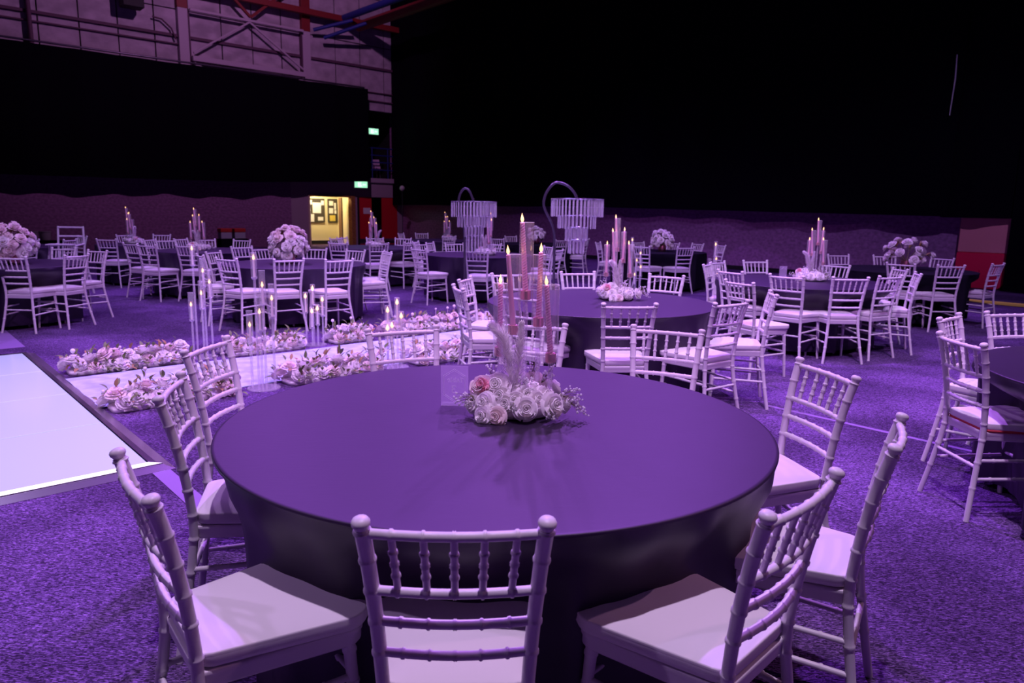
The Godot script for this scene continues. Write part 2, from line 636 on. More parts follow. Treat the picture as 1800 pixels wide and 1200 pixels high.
func left_wall() -> void:
	var b := mb()
	wall_slab(b, -28.0, -5.34, 0.0, 2.9, -0.2, 0.06)
	wall_slab(b, -28.0, -2.3, 2.9, 5.74)
	var w := struct("wall_left", b.mesh(), M.wall, hx())
	# paler block round the lit doorway and the red doors
	b = mb()
	wall_slab(b, -5.34, -4.55, 0.0, 2.08)
	wall_slab(b, -2.45, -2.24, 0.0, 2.08)
	wall_slab(b, -0.2, 0.2, 0.0, 2.08)
	wall_slab(b, -5.34, 0.2, 2.08, 2.7)
	wall_slab(b, -5.34, -2.3, 2.7, 2.9)
	part("block_wall", b.mesh(), M.wall_pale, w)
	# cladding panels between sheeting rails, one by one
	var xs := []
	var x := 0.35
	while x > -17.0:
		xs.append(x)
		x -= 1.163
	var ys := [5.74, 6.5, 7.5, 8.4, 9.12, 10.3, 11.6, 12.85]
	for i in xs.size() - 1:
		for j in ys.size() - 1:
			var wd: float = xs[i] - xs[i + 1] - 0.035
			var ht: float = ys[j + 1] - ys[j] - 0.03
			var lift: float = 0.006 * ((i * 7 + j * 5) % 4)
			part("panel", boxm(snappedf(wd, 0.001), snappedf(ht, 0.001), 0.06, 0.012), M.clad, w, tx((xs[i] + xs[i + 1]) / 2, (ys[j] + ys[j + 1]) / 2, -0.04 + lift))
	b = mb()
	wall_slab(b, -28.0, 0.4, 5.74, 13.0, -0.25, -0.08)
	wall_slab(b, -28.0, -16.9, 5.74, 13.0, -0.08, 0.0)
	part("backing", b.mesh(), M.dark, w)
	# sheeting rails and girts
	for r in [[7.5, -17.0, 0.3, 0.10, "rail"], [6.15, -2.3, 0.3, 0.05, "rail"], [6.5, -17.0, 0.3, 0.04, "rail"]]:
		part("sheeting_rail", boxm(r[2] - r[1], r[3], 0.09, 0.01), M.rail, w, tx((r[1] + r[2]) / 2, r[0], 0.05))
	part("sheeting_rail", boxm(7.6, 0.05, 0.08, 0.01), M.rail, w, tx(-13.0, 7.22, 0.05))
	# back of the gallery opening
	b = mb()
	wall_slab(b, -3.4, 0.4, 2.7, 6.0, -2.7, -2.5)
	wall_slab(b, -3.6, -3.4, 2.7, 6.0, -2.7, 0.0)
	wall_slab(b, 0.2, 0.4, 0.0, 6.0, -2.7, 0.0)
	wall_slab(b, -3.4, 0.4, 5.74, 5.9, -2.7, -0.2)
	part("gallery_recess", b.mesh(), M.dark, w)
	var gal := thing("gallery", "small upper gallery with blue tube railings above the red doors", "balcony", hp(0, 2.7, 0), 0)
	gal.transform = hx(0, 2.7, 0)
	part("floor_slab", boxm(3.4, 0.2, 2.6, 0.02), M.steel, gal, tx(-1.1, 0.1, -1.2))
	for y in [0.56, 0.88, 1.18, 1.49]:
		part("rail", mb().tube([Vector3(-2.3, y, 0.02), Vector3(0.18, y, 0.02)], [0.028], 8).mesh(), M.blue_steel, gal)
	for px in [-2.25, -1.5, -0.7, 0.15]:
		part("post", mb().tube([Vector3(px, 0.18, 0.02), Vector3(px, 1.5, 0.02)], [0.026], 8).mesh(), M.blue_steel, gal)
	var pst := thing("gallery_column", "blue steel column rising behind the gallery railings under the exit sign", "column")
	pst.transform = hx(-1.72, 2.9, -0.6)
	part("shaft", boxm(0.34, 1.75, 0.2, 0.02), M.blue_steel, pst, tx(0, 0.875, 0))
	var pc := thing("moulded_chair", "lilac moulded chair standing on the upper gallery behind the blue railings", "chair")
	pc.transform = hx(-0.75, 2.9, -0.7)
	part("shell", mb().grid(chair_shell(), false, Vector3(0, 1, -1)).mesh(), std(lin(0.62, 0.42, 0.62), 0.5), pc)
	for s in [[-1, -1], [-1, 1], [1, -1], [1, 1]]:
		part("leg", mb().tube([Vector3(s[0] * 0.17, 0.45, s[1] * 0.16), Vector3(s[0] * 0.22, 0.0, s[1] * 0.22)], [0.012], 8).mesh(), M.chrome, pc)
	exit_sign(hx(-1.55, 4.86, 0.25), 0.5, 0.24, "lit green exit sign high up above the gallery railings", 0)
	exit_sign(hx(-2.25, 2.59, 0.32), 0.62, 0.26, "lit green exit sign over the wooden door frame", 1)
	lit_doorway()
	red_doors()
	# the black drape over the left wall
	var d := part("wall_drape", drape(-27.0, -2.05, [6.44, 6.44, 6.45, 6.5], [2.6, 2.5, 2.42, 2.45, 2.5, 2.72], 3.6, 0.045, 3), M.drape, self, hx(0, 0, 0.66))
	tag(d, "long black drape hung along the steel-clad left wall", "drape")
	part("track", mb().tube([Vector3(-27, 6.5, 0), Vector3(-2.2, 6.54, 0)], [0.035], 8).mesh(), M.black_metal, d)


func chair_shell() -> Array:
	var rows := []
	for i in 11:
		var t := i / 10.0
		var z: float
		var y: float
		if t < 0.5:
			z = lerpf(0.22, -0.17, t * 2.0)
			y = 0.45 - 0.02 * sin(t * TAU)
		else:
			z = -0.17 - 0.12 * (t - 0.5) * 2.0
			y = 0.46 + 0.42 * pow((t - 0.5) * 2.0, 1.1)
		var row := PackedVector3Array()
		for j in 9:
			var s := j / 4.0 - 1.0
			row.append(Vector3(s * 0.22 * (1.0 - 0.1 * t), y + 0.03 * s * s * (1.0 - t), z + 0.04 * s * s * t))
		rows.append(row)
	return rows


func exit_sign(xf: Transform3D, w: float, h: float, label: String, style: int) -> void:
	var s := thing("exit_sign", label, "exit sign")
	s.transform = xf
	part("housing", boxm(w + 0.03, h + 0.03, 0.07, 0.01), M.crate_pale, s, tx(0, 0, -0.04))
	part("screen", boxm(w, h, 0.01, 0.003), M.exit, s)
	# running figure, door and arrow in white
	var b := mb()
	b.box(Vector3(w * 0.13, h * 0.7, 0.006), tx(-w * 0.18, 0, 0.007), 0.001)
	b.box(Vector3(w * 0.16, h * 0.14, 0.006), tx(w * 0.3, 0, 0.007), 0.001)
	b.grid([PackedVector3Array([Vector3(w * 0.2, -h * 0.2, 0.008), Vector3(w * 0.2, h * 0.2, 0.008)]), PackedVector3Array([Vector3(w * 0.1, 0, 0.008), Vector3(w * 0.1, 0.001, 0.008)])], false, Vector3(0, 0, 1))
	b.lathe([Vector2(0.001, -0.003), Vector2(h * 0.09, -0.003), Vector2(h * 0.09, 0.003), Vector2(0.001, 0.003)], 10, Transform3D(Basis(Vector3.RIGHT, PI / 2), Vector3(-w * 0.02, h * 0.28, 0.007)))
	b.box(Vector3(w * 0.06, h * 0.36, 0.006), Transform3D(Basis(Vector3.BACK, 0.3), Vector3(-w * 0.03, h * 0.04, 0.007)), 0.001)
	b.box(Vector3(w * 0.045, h * 0.32, 0.006), Transform3D(Basis(Vector3.BACK, 0.9), Vector3(w * 0.03, -h * 0.22, 0.007)), 0.001)
	b.box(Vector3(w * 0.045, h * 0.32, 0.006), Transform3D(Basis(Vector3.BACK, -0.7), Vector3(-w * 0.06, -h * 0.24, 0.007)), 0.001)
	part("pictogram", b.mesh(), M.exit_white, s)
	var a := AreaLight3D.new()
	a.name = "glow"
	a.area_size = Vector2(w, h)
	a.light_color = lin(0.25, 1.0, 0.55)
	a.light_energy = 0.25
	a.shadow_enabled = true
	a.transform = Transform3D(Basis(Vector3.UP, PI), Vector3(0, 0, 0.03))
	s.add_child(a, true)


func lit_doorway() -> void:
	# the small bright room beyond
	var b := mb()
	wall_slab(b, -6.2, -1.3, -0.05, 2.9, -2.0, -1.8)
	wall_slab(b, -6.4, -6.2, -0.05, 2.9, -2.0, -0.2)
	wall_slab(b, -2.26, -2.1, -0.05, 2.9, -1.8, -0.2)
	var room := struct("wall_side_room", b.mesh(), M.cream, hx())
	part("ceiling_panel", boxm(4.4, 0.1, 2.0, 0.001), M.cream, room, tx(-4.2, 2.72, -1.1))
	part("skirting", boxm(4.0, 0.14, 0.03, 0.005), M.dark, room, tx(-4.2, 0.07, -1.78))
	var lp := thing("ceiling_lamp", "warm ceiling lamp inside the lit side room", "lamp")
	lp.transform = hx(-3.6, 2.62, -1.1)
	part("diffuser", boxm(1.2, 0.05, 0.4, 0.01), M.lamp, lp)
	var a := AreaLight3D.new()
	a.name = "glow"
	a.area_size = Vector2(1.2, 0.4)
	a.light_color = lin(1.0, 0.80, 0.46)
	a.light_energy = 6.5
	a.shadow_enabled = true
	a.transform = Transform3D(Basis(Vector3.RIGHT, -PI / 2), Vector3(0, -0.05, 0))
	lp.add_child(a, true)
	# frame, leaf
	var d := struct("door_1", boxm(0.20, 2.1, 0.28, 0.01), M.wood, hx(-2.50, 1.05, -0.06))
	part("head_jamb", boxm(2.1, 0.06, 0.26, 0.01), M.wood, d, tx(-1.0, 1.02, 0))
	part("side_jamb", boxm(0.06, 2.08, 0.26, 0.01), M.cream, d, tx(-2.03, -0.01, 0))
	var leaf := part("door_leaf", boxm(0.05, 2.0, 0.86, 0.01), M.wood_dark, d, Transform3D(Basis(Vector3.UP, -0.35), Vector3(-0.28, -0.03, -0.5)))
	part("handle", mb().tube([Vector3(-0.05, 0.0, -0.33), Vector3(-0.06, 0.0, -0.22)], [0.012], 8).mesh(), M.chrome, leaf)
	# two notice boards on the far wall
	var r := RandomNumberGenerator.new()
	r.seed = 4
	var k := 0
	for q in [[-3.78, -2.90, "dark notice board with pinned sheets, left one in the lit room"], [-2.76, -2.27, "dark notice board with pinned sheets, right one beside the wooden door"]]:
		var nb := thing("notice_board", q[2], "notice board")
		var w: float = q[1] - q[0]
		nb.transform = hx((q[0] + q[1]) / 2, 1.46, -1.77)
		part("board", boxm(w, 1.06, 0.03, 0.008), M.board, nb)
		var cells := [[-0.30, 0.36, 0.26, 0.2], [0.05, 0.12, 0.4, 0.46], [-0.33, 0.02, 0.16, 0.3], [-0.26, -0.32, 0.34, 0.34], [0.22, -0.36, 0.26, 0.16], [0.33, 0.34, 0.14, 0.2]] if k == 0 else [[-0.07, 0.33, 0.2, 0.2], [-0.08, 0.0, 0.2, 0.24], [0.12, 0.2, 0.1, 0.3], [-0.02, -0.33, 0.28, 0.26], [0.13, -0.05, 0.1, 0.16]]
		for c in cells:
			part("sheet", boxm(c[2], c[3], 0.006, 0.001), M.paper_yellow if k == 1 and c[1] < -0.2 else M.paper, nb, Transform3D(Basis(Vector3.BACK, r.randf_range(-0.03, 0.03)), Vector3(c[0], c[1], 0.018)))
		k += 1


func red_doors() -> void:
	var d := struct("door_2", boxm(0.69, 2.08, 0.06, 0.008), M.red_door, hx(-1.885, 1.04, -0.05))
	part("sheet", boxm(0.36, 0.26, 0.008, 0.001), M.paper, d, tx(0.1, 0.44, 0.034))
	part("kick_plate", boxm(0.6, 0.22, 0.01, 0.002), M.chrome, d, tx(0, -0.88, 0.034))
	var d2 := struct("door_3", boxm(0.80, 2.08, 0.06, 0.008), M.red_door, hx(-0.61, 1.04, -0.05))
	part("kick_plate", boxm(0.7, 0.22, 0.01, 0.002), M.chrome, d2, tx(0, -0.88, 0.034))
	struct("trim_4", boxm(0.08, 2.08, 0.2, 0.01), M.dark, hx(-2.23, 1.04, -0.05))
	var b := mb()
	wall_slab(b, -1.7, 0.2, 0.0, 2.7, -1.4, -1.3)
	struct("wall_passage", b.mesh(), M.dark, hx())


func rear_wall() -> void:
	# lower wall in three bands, behind the drape's hem
	var b := mb()
	b.box(Vector3(0.3, 13.0, 44.0), tx(0.22, 6.5, 21.0), 0.001)
	var w := struct("wall_rear", b.mesh(), M.wall_rear, hx())
	part("skirting", boxm(0.04, 0.12, 22.6, 0.01), M.dark, w, tx(0.06, 0.06, 11.35))
	var turn := Transform3D(Basis(HV, Vector3.UP, -HU), hp(-0.45, 0, 0))
	var d := part("wall_drape", drape(-0.05, 22.55, [12.8, 12.8], [1.75, 1.77, 1.74, 1.73, 1.75, 1.70, 1.66, 1.62, 1.58], 3.1, 0.06, 8), M.drape, self, turn)
	tag(d, "huge black drape covering the rear wall, its hem at chair-back height", "drape")
	var d2 := part("wall_drape", drape(22.4, 23.9, [12.8, 12.8], [1.56, 1.56], 5.0, 0.05, 9), M.drape, self, Transform3D(turn.basis, hp(-0.36, 0, 0)))
	tag(d2, "narrow black drape hanging above the red wall mats", "drape")
	var d3 := part("wall_drape", drape(23.78, 33.0, [12.8, 12.8], [0.03, 0.03], 4.0, 0.07, 10), M.drape, self, Transform3D(turn.basis, hp(-0.5, 0, 0)))
	tag(d3, "black drape falling to the floor at the right edge, beside the red mats", "drape")
	var t := part("gap_light", mb().tube([Vector3(22.44, 5.0, 0.16), Vector3(22.46, 4.5, 0.165), Vector3(22.44, 4.0, 0.16), Vector3(22.43, 3.75, 0.16)], [0.012, 0.016, 0.012, 0.01], 8).mesh(), M.white, self, turn)  # streak of light through the drape joint, shaped as a pale strand
	tag(t, "thin pale strand for light through the rear drape joint high above the red mats", "light_streak")
	# red wall mats
	var mat := thing("wall_mat", "red padded wall mat with sheen-coloured upper half at the right end of the rear wall", "wall mat")
	mat.transform = Transform3D(turn.basis, hp(-0.06, 0, 23.25))
	part("lower_pad", rounded_pad(1.0, 0.78, 0.14), M.red_mat, mat, tx(0, 0.40, 0))
	part("upper_pad", boxm(1.0, 0.78, 0.12, 0.03), M.salmon, mat, tx(0, 1.18, 0))
	# yellow floor edge and cable at the right
	var ye := part("floor_edge", boxm(4.4, 0.06, 0.08, 0.012), M.yellow, self, Transform3D(turn.basis, hp(-3.3, 0.031, 24.7)))
	tag(ye, "yellow edging strip on the floor before the red mats", "edging strip")
	var ca := part("cable", mb().tube([hp(-3.2, 0.0, 24.85), hp(-3.2, 0.5, 24.87), hp(-3.2, 0.98, 24.9)], [0.007], 6).mesh(), M.yellow, self)
	tag(ca, "thin yellow cable rising from the floor at the right edge", "cable")
	# little globe on a stand by the corner
	var g := thing("globe_stand", "small white globe on a thin black pole before the rear drape near the corner", "stand", hp(-1.2, 0, 1.9))
	part("globe", mb().lathe(ball(0.11, 10), 14, tx(0, 2.45, 0)).mesh(), M.white, g)
	part("pole", mb().tube([Vector3(0, 0.02, 0), Vector3(0, 2.35, 0)], [0.014], 8).mesh(), M.black_metal, g)
	part("foot", mb().lathe([Vector2(0.0, 0.03), Vector2(0.16, 0.025), Vector2(0.17, 0.0), Vector2(0.0, 0.0)], 16).mesh(), M.black_metal, g)


func ball(r: float, k: int) -> Array:
	var a := []
	for i in k + 1:
		var t := PI * i / k
		a.append(Vector2(maxf(sin(t) * r, 0.0002), cos(t) * r))
	return a


func rounded_pad(w: float, h: float, d: float) -> ArrayMesh:
	# a pad with its lower corners rounded
	var o := PackedVector3Array()
	var r := 0.2
	o.append(Vector3(w / 2, h / 2, 0))
	o.append(Vector3(-w / 2, h / 2, 0))
	for i in 7:
		var t := PI + PI / 2 * i / 6.0
		o.append(Vector3(-w / 2 + r + cos(t) * r, -h / 2 + r + sin(t) * r, 0))
	for i in 7:
		var t := PI * 1.5 + PI / 2 * i / 6.0
		o.append(Vector3(w / 2 - r + cos(t) * r, -h / 2 + r + sin(t) * r, 0))
	var rows := []
	for l in [[0.97, -d / 2], [1.0, -d / 2 + 0.02], [1.0, d / 2 - 0.03], [0.97, d / 2], [0.02, d / 2 + 0.01]]:
		var row := PackedVector3Array()
		for q in o:
			row.append(Vector3(q.x * l[0], q.y * l[0], l[1]))
		rows.append(row)
	return mb().grid(rows, true).mesh()


func beam(b: MB, p: Vector3, q: Vector3, w: float, h: float) -> void:
	var d := (q - p)
	var z := d.normalized()
	var x := Vector3.UP.cross(z).normalized() if absf(z.y) < 0.95 else Vector3.RIGHT
	b.box(Vector3(w, h, d.length()), Transform3D(Basis(x, z.cross(x), z), (p + q) / 2), 0.01)


func roof_steel() -> void:
	var i := 0
	for x in [-9.2, -4.5, -0.02]:
		var c := struct("column_%d" % (i + 1), boxm(0.34, 3.45, 0.2, 0.01), M.steel, hx(x, 6.725, 0.10))
		part("upper_length", boxm(0.36, 4.4, 0.2, 0.01), M.red_steel, c, tx(0, 1.725 + 2.2, 0))
		part("flange", boxm(0.05, 3.45, 0.22, 0.008), M.rail, c, tx(-0.2 if i else 0.2, 0, 0.0))
		i += 1
	part("pipe", mb().tube([Vector3(-13.85, 6.0, 0.2), Vector3(-13.9, 12.8, 0.2)], [0.07], 10).mesh(), M.rail, self, hx()).set_meta("kind", "structure")
	# wind bracing between the first two columns
	var b := mb()
	var t := thing("wind_bracing", "pale steel bracing frame between two columns on the left wall", "bracing")
	t.transform = hx(0, 0, 0.34)
	for q in [["beam", -9.0, 8.4, -4.7, 8.4, 0.1, 0.09], ["beam", -9.0, 6.76, -4.7, 6.76, 0.16, 0.18], ["brace", -6.85, 8.35, -8.95, 6.95, 0.06, 0.07], ["brace", -6.85, 8.35, -4.75, 6.95, 0.06, 0.07], ["brace", -8.95, 6.6, -7.6, 5.9, 0.09, 0.1], ["brace", -4.75, 6.6, -6.0, 5.9, 0.09, 0.1]]:
		b = mb()
		beam(b, Vector3(q[1], q[2], 0), Vector3(q[3], q[4], 0), q[5], q[6])
		part(q[0], b.mesh(), M.steel, t)
	t = thing("roof_truss", "red steel roof truss along the top of the left wall", "truss")
	t.transform = hx(0, 0, 0.46)
	for q in [["chord", -17.0, 9.75, -9.2, 9.75, 0.2, 0.2], ["chord", -9.2, 9.12, -0.1, 9.12, 0.2, 0.22], ["strut", -6.85, 8.5, -8.2, 9.7, 0.1, 0.1], ["strut", -6.85, 8.5, -5.4, 9.7, 0.1, 0.1], ["strut", -8.2, 9.7, -9.0, 10.6, 0.1, 0.1], ["strut", -5.4, 9.7, -4.7, 10.6, 0.1, 0.1]]:
		b = mb()
		beam(b, Vector3(q[1], q[2], 0), Vector3(q[3], q[4], 0), q[5], q[6])
		part(q[0], b.mesh(), M.red_steel, t)
	for q in [[-3.0, 9.15, M.blue_steel, 0.13, "blue steel roof tube running out from the left wall"], [-2.2, 9.0, M.red_steel, 0.20, "dark red roof beam running out beside the blue tube"]]:
		var o := part("roof_beam", mb().tube([Vector3(q[0], q[1], 0.3), Vector3(q[0] + 0.1, q[1], 14.0)], [q[3]], 10).mesh(), q[2], self, hx())
		tag(o, q[4], "beam")
	var o2 := part("roof_beam", mb().tube([Vector3(-4.3, 8.5, 0.4), Vector3(-3.0, 8.95, 1.2)], [0.07], 10).mesh(), M.blue_steel, self, hx())
	tag(o2, "short blue steel brace between the middle column and the blue roof tube", "beam")
	var o3 := part("roof_beam", mb().tube([Vector3(-3.9, 8.25, 0.5), Vector3(-2.6, 8.85, 1.6)], [0.07], 10).mesh(), M.blue_steel, self, hx())
	tag(o3, "lower dark blue brace under the blue roof tube", "beam")
	# bracket and hanging box
	var sp := thing("loudspeaker", "black box loudspeaker hung high on the left wall", "speaker")
	sp.transform = hx(-10.93, 8.05, 0.5)
	part("cabinet", boxm(0.66, 0.9, 0.5, 0.03), M.speaker, sp, tx(0, 0.45, 0))
	part("bracket", boxm(0.08, 0.5, 0.3, 0.01), M.rail, sp, tx(0, 1.1, -0.2))
	var cb := part("cable", mb().tube([Vector3(-10.2, 7.98, 0.15), Vector3(-9.9, 7.95, 0.15), Vector3(-9.6, 7.7, 0.15), Vector3(-9.46, 7.35, 0.15)], [0.03], 8).mesh(), M.rail, self, hx())
	tag(cb, "dark cable looping to the first pale column on the left wall", "cable")


func dance_floor() -> void:
	# origin at the corner nearest the front table; local -x along the front edge, local -z along the right edge
	var t := thing("dance_floor", "glowing white dance floor with sloping metal edging at left", "dance floor")
	var bx := Vector3(0.739, 0, -0.674)
	var bz := Vector3(0.674, 0, 0.739)
	t.transform = Transform3D(Basis(bx, Vector3.UP, bz), Vector3(-2.125, 0, -4.025))
	for i in 4:
		for j in 4:
			part("glow_panel", boxm(1.036, 0.034, 1.036, 0.004), M.dance, t, tx(-0.523 - 1.046 * j, 0.017, -0.523 - 1.046 * i))
	var L := 4.19
	var w := 0.115
	# edging: a bright inner strip and a dark polished ramp, mitred at the corners
	for e in [[Vector3(0, 0, 0), Vector3(-L, 0, 0), Vector3(0, 0, 1)], [Vector3(0, 0, -L), Vector3(0, 0, 0), Vector3(1, 0, 0)], [Vector3(-L, 0, -L), Vector3(0, 0, -L), Vector3(0, 0, -1)]]:
		var a: Vector3 = e[0]
		var b: Vector3 = e[1]
		var o: Vector3 = e[2]
		var d := (b - a).normalized()
		var rows := []
		for l in [[0.0, 0.036], [0.058, 0.034], [0.06, 0.028], [w, 0.004], [w, 0.0]] if o.z > 0.5 else [[0.0, 0.036], [0.034, 0.036], [0.036, 0.030], [w, 0.004], [w, 0.0]]:
			rows.append([a + o * l[0] - d * l[0] + Vector3(0, l[1], 0), b + o * l[0] + d * l[0] + Vector3(0, l[1], 0)])
		var inner := mb()
		var ramp := mb()
		for i in 4:
			(inner if i < 1 else ramp).grid([PackedVector3Array(rows[i]), PackedVector3Array(rows[i + 1])], false, Vector3.UP + o * 0.2)
		part("glow_edge" if o.z > 0.5 else "edge_strip", inner.mesh(), M.glow_edge if o.z > 0.5 else M.alu, t)
		part("edge_ramp", ramp.mesh(), M.alu, t)


func aisle() -> void:
	var rows := []
	for side in 2:
		rows = []
		for i in 61:
			var row := PackedVector3Array()
			for j in 13:
				var a := i * 0.155
				var y := 0.009 + 0.006 * sin(a * 2.3 + j * 0.5) * sin(j * 0.9 + a) if side == 0 else 0.001
				row.append(ap(a + 0.02, j / 12.0 * 1.22, maxf(y, 0.004) if side == 0 else y))
			rows.append(row)
		if side == 0:
			store["runner"] = mb().grid(rows, false, Vector3.UP)
		else:
			store["runner"].grid(rows, false, Vector3.DOWN)
	var r := part("aisle_runner", store["runner"].mesh(), M.runner, self)
	tag(r, "white fabric aisle runner leading away from the dance floor between flowers", "runner")


# ------------------------------------------------------------------ chairs
# local: +z is the way the sitter faces; the seat middle is near z = 0.08
func make_chair(near: bool) -> Node3D:
	var t := Node3D.new()
	t.name = "chiavari"
	t.set_meta("base", "banquet_chair")
	t.set_meta("category", "chair")
	var sd := 14 if near else 7
	var sm := 8 if near else 6
	var st := 10 if near else 6
	# back post and rear leg in one turned piece, with a mushroom finial
	var y_of := [0.89, 0.82, 0.745, 0.668, 0.59, 0.50, 0.415, 0.30, 0.17]
	var path := [Vector3(0, 0, 0), Vector3(-0.032, 0.22, 0.035), Vector3(-0.052, 0.43, 0.062), Vector3(-0.048, 0.60, 0.052), Vector3(-0.036, 0.78, 0.022), Vector3(-0.0265, 0.896, -0.008)]
	var knots := []
	for y in y_of:
		knots.append(knot_at(path, y))
	var post := {}
	for s in [1.0, -1.0]:
		var pp := []
		for q in path:
			pp.append(Vector3((0.209 + q.x) * s, q.y, -0.187 + q.z))
		var b := mb().bamboo(pp, 0.0135, 0.0165, knots, 0.0028, 0.007, sd, st)
		var top: Vector3 = pp[-1]
		var dir: Vector3 = (pp[-1] - pp[-2]).normalized()
		var fin := mb()
		fin.lathe([Vector2(0.0002, 0.026), Vector2(0.010, 0.0255), Vector2(0.0165, 0.022), Vector2(0.0195, 0.016), Vector2(0.0185, 0.010), Vector2(0.0145, 0.004), Vector2(0.0135, -0.004), Vector2(0.017, -0.010)], sd, aim(top, dir))
		part("finial", fin.mesh(), M.white, part("back_post", b.mesh(), M.white, t))
		post[s] = pp
	# rails across the back, bowed a little to the rear
	var ys := [0.885, 0.745, 0.668, 0.59]
	var mids := []
	for i in 4:
		var y: float = ys[i]
		var e: Vector3 = on_path(post[1.0], y)
		var q := [Vector3(-e.x, y, e.z), Vector3(-e.x * 0.5, y, e.z - 0.013), Vector3(0, y, e.z - 0.018), Vector3(e.x * 0.5, y, e.z - 0.013), Vector3(e.x, y, e.z)]
		mids.append(q)
		part("top_rail" if i == 0 else "back_rail", mb().bamboo(q, 0.0105, 0.0105, [0.166, 0.333, 0.5, 0.667, 0.834], 0.0025, 0.012, sm + 2, st).mesh(), M.white, t)
	var b0 := mb()
	for i in 5:
		var s := (i + 1) / 6.0
		var p0 := b0.at_path(mids[1], s) + Vector3(0, 0.005, 0)
		var p1 := b0.at_path(mids[0], s) - Vector3(0, 0.005, 0)
		part("spindle", mb().bamboo([p0, p1], 0.0078, 0.0078, [0.28, 0.5, 0.72], 0.0028, 0.04, sm, 4).mesh(), M.white, t)
	# seat frame: a rounded trapezoid with an apron
	var o := seat_outline(0.158, 0.202, -0.125, 0.268, 0.03)
	part("seat_frame", mb().loft(o, [Vector2(0.90, 0.415), Vector2(0.97, 0.413), Vector2(0.985, 0.418), Vector2(0.985, 0.440), Vector2(1.0, 0.446), Vector2(1.0, 0.456), Vector2(0.98, 0.460), Vector2(0.001, 0.460)]).mesh(), M.white, t)
	# cushion with piping
	o = seat_outline(0.160, 0.212, -0.118, 0.285, 0.055)
	part("cushion", mb().loft(o, [Vector2(0.001, 0.460), Vector2(0.95, 0.460), Vector2(1.0, 0.466), Vector2(1.025, 0.480), Vector2(1.015, 0.495), Vector2(1.018, 0.499), Vector2(1.012, 0.503), Vector2(0.995, 0.503), Vector2(0.93, 0.508), Vector2(0.75, 0.515), Vector2(0.45, 0.519), Vector2(0.001, 0.520)]).mesh(), M.cushion, t)
	# front legs and stretchers
	for s in [1.0, -1.0]:
		part("front_leg", mb().bamboo([Vector3(0.200 * s, 0, 0.262), Vector3(0.183 * s, 0.418, 0.235)], 0.0125, 0.0165, [0.28, 0.5, 0.74, 0.95], 0.0025, 0.016, sd, 4).mesh(), M.white, t)
		for y in [0.31, 0.215]:
			var r: Vector3 = on_path(post[s], y)
			var f := Vector3(lerpf(0.200, 0.183, y / 0.418) * s, y + 0.012, lerpf(0.262, 0.235, y / 0.418))
			part("stretcher", mb().bamboo([r, f], 0.0095, 0.0095, [0.2, 0.5, 0.8], 0.0022, 0.014, sm, 4).mesh(), M.white, t)
	for y in [0.335, 0.245]:
		var fx := lerpf(0.200, 0.183, y / 0.418)
		var fz := lerpf(0.262, 0.235, y / 0.418)
		part("stretcher", mb().bamboo([Vector3(-fx, y, fz), Vector3(fx, y, fz)], 0.0095, 0.0095, [0.2, 0.5, 0.8], 0.0022, 0.014, sm, 4).mesh(), M.white, t)
	var rr: Vector3 = on_path(post[1.0], 0.275)
	part("stretcher", mb().bamboo([Vector3(-rr.x, 0.275, rr.z), rr], 0.0095, 0.0095, [0.2, 0.5, 0.8], 0.0022, 0.014, sm, 4).mesh(), M.white, t)
	return t


func knot_at(path: Array, y: float) -> float:
	var b := mb()
	var lo := 0.0
	var hi := 1.0
	for i in 24:
		var m := (lo + hi) / 2
		if b.at_path(path, m).y < y:
			lo = m
		else:
			hi = m
	return lo


func on_path(path: Array, y: float) -> Vector3:
	return mb().at_path(path, knot_at(path, y))


func seat_outline(hw0: float, hw1: float, z0: float, z1: float, r: float) -> PackedVector3Array:
	var o := PackedVector3Array()
	for c in [[hw1, z1, 0.0, 1.0], [-hw1, z1, 1.0, 1.0], [-hw0, z0, 2.0, 0.8], [hw0, z0, 3.0, 0.8]]:
		var rr: float = r * c[3]
		var cx: float = c[0] - signf(c[0]) * rr
		var cz: float = c[1] - (rr if c[1] > 0.0 else -rr)
		for i in 6:
			var a: float = PI / 2 * (c[2] + i / 5.0)
			o.append(Vector3(cx + cos(a) * rr, 0, cz + sin(a) * rr + (0.012 * (1.0 - absf(cos(a))) if c[1] > 0.0 else 0.0)))
	return o


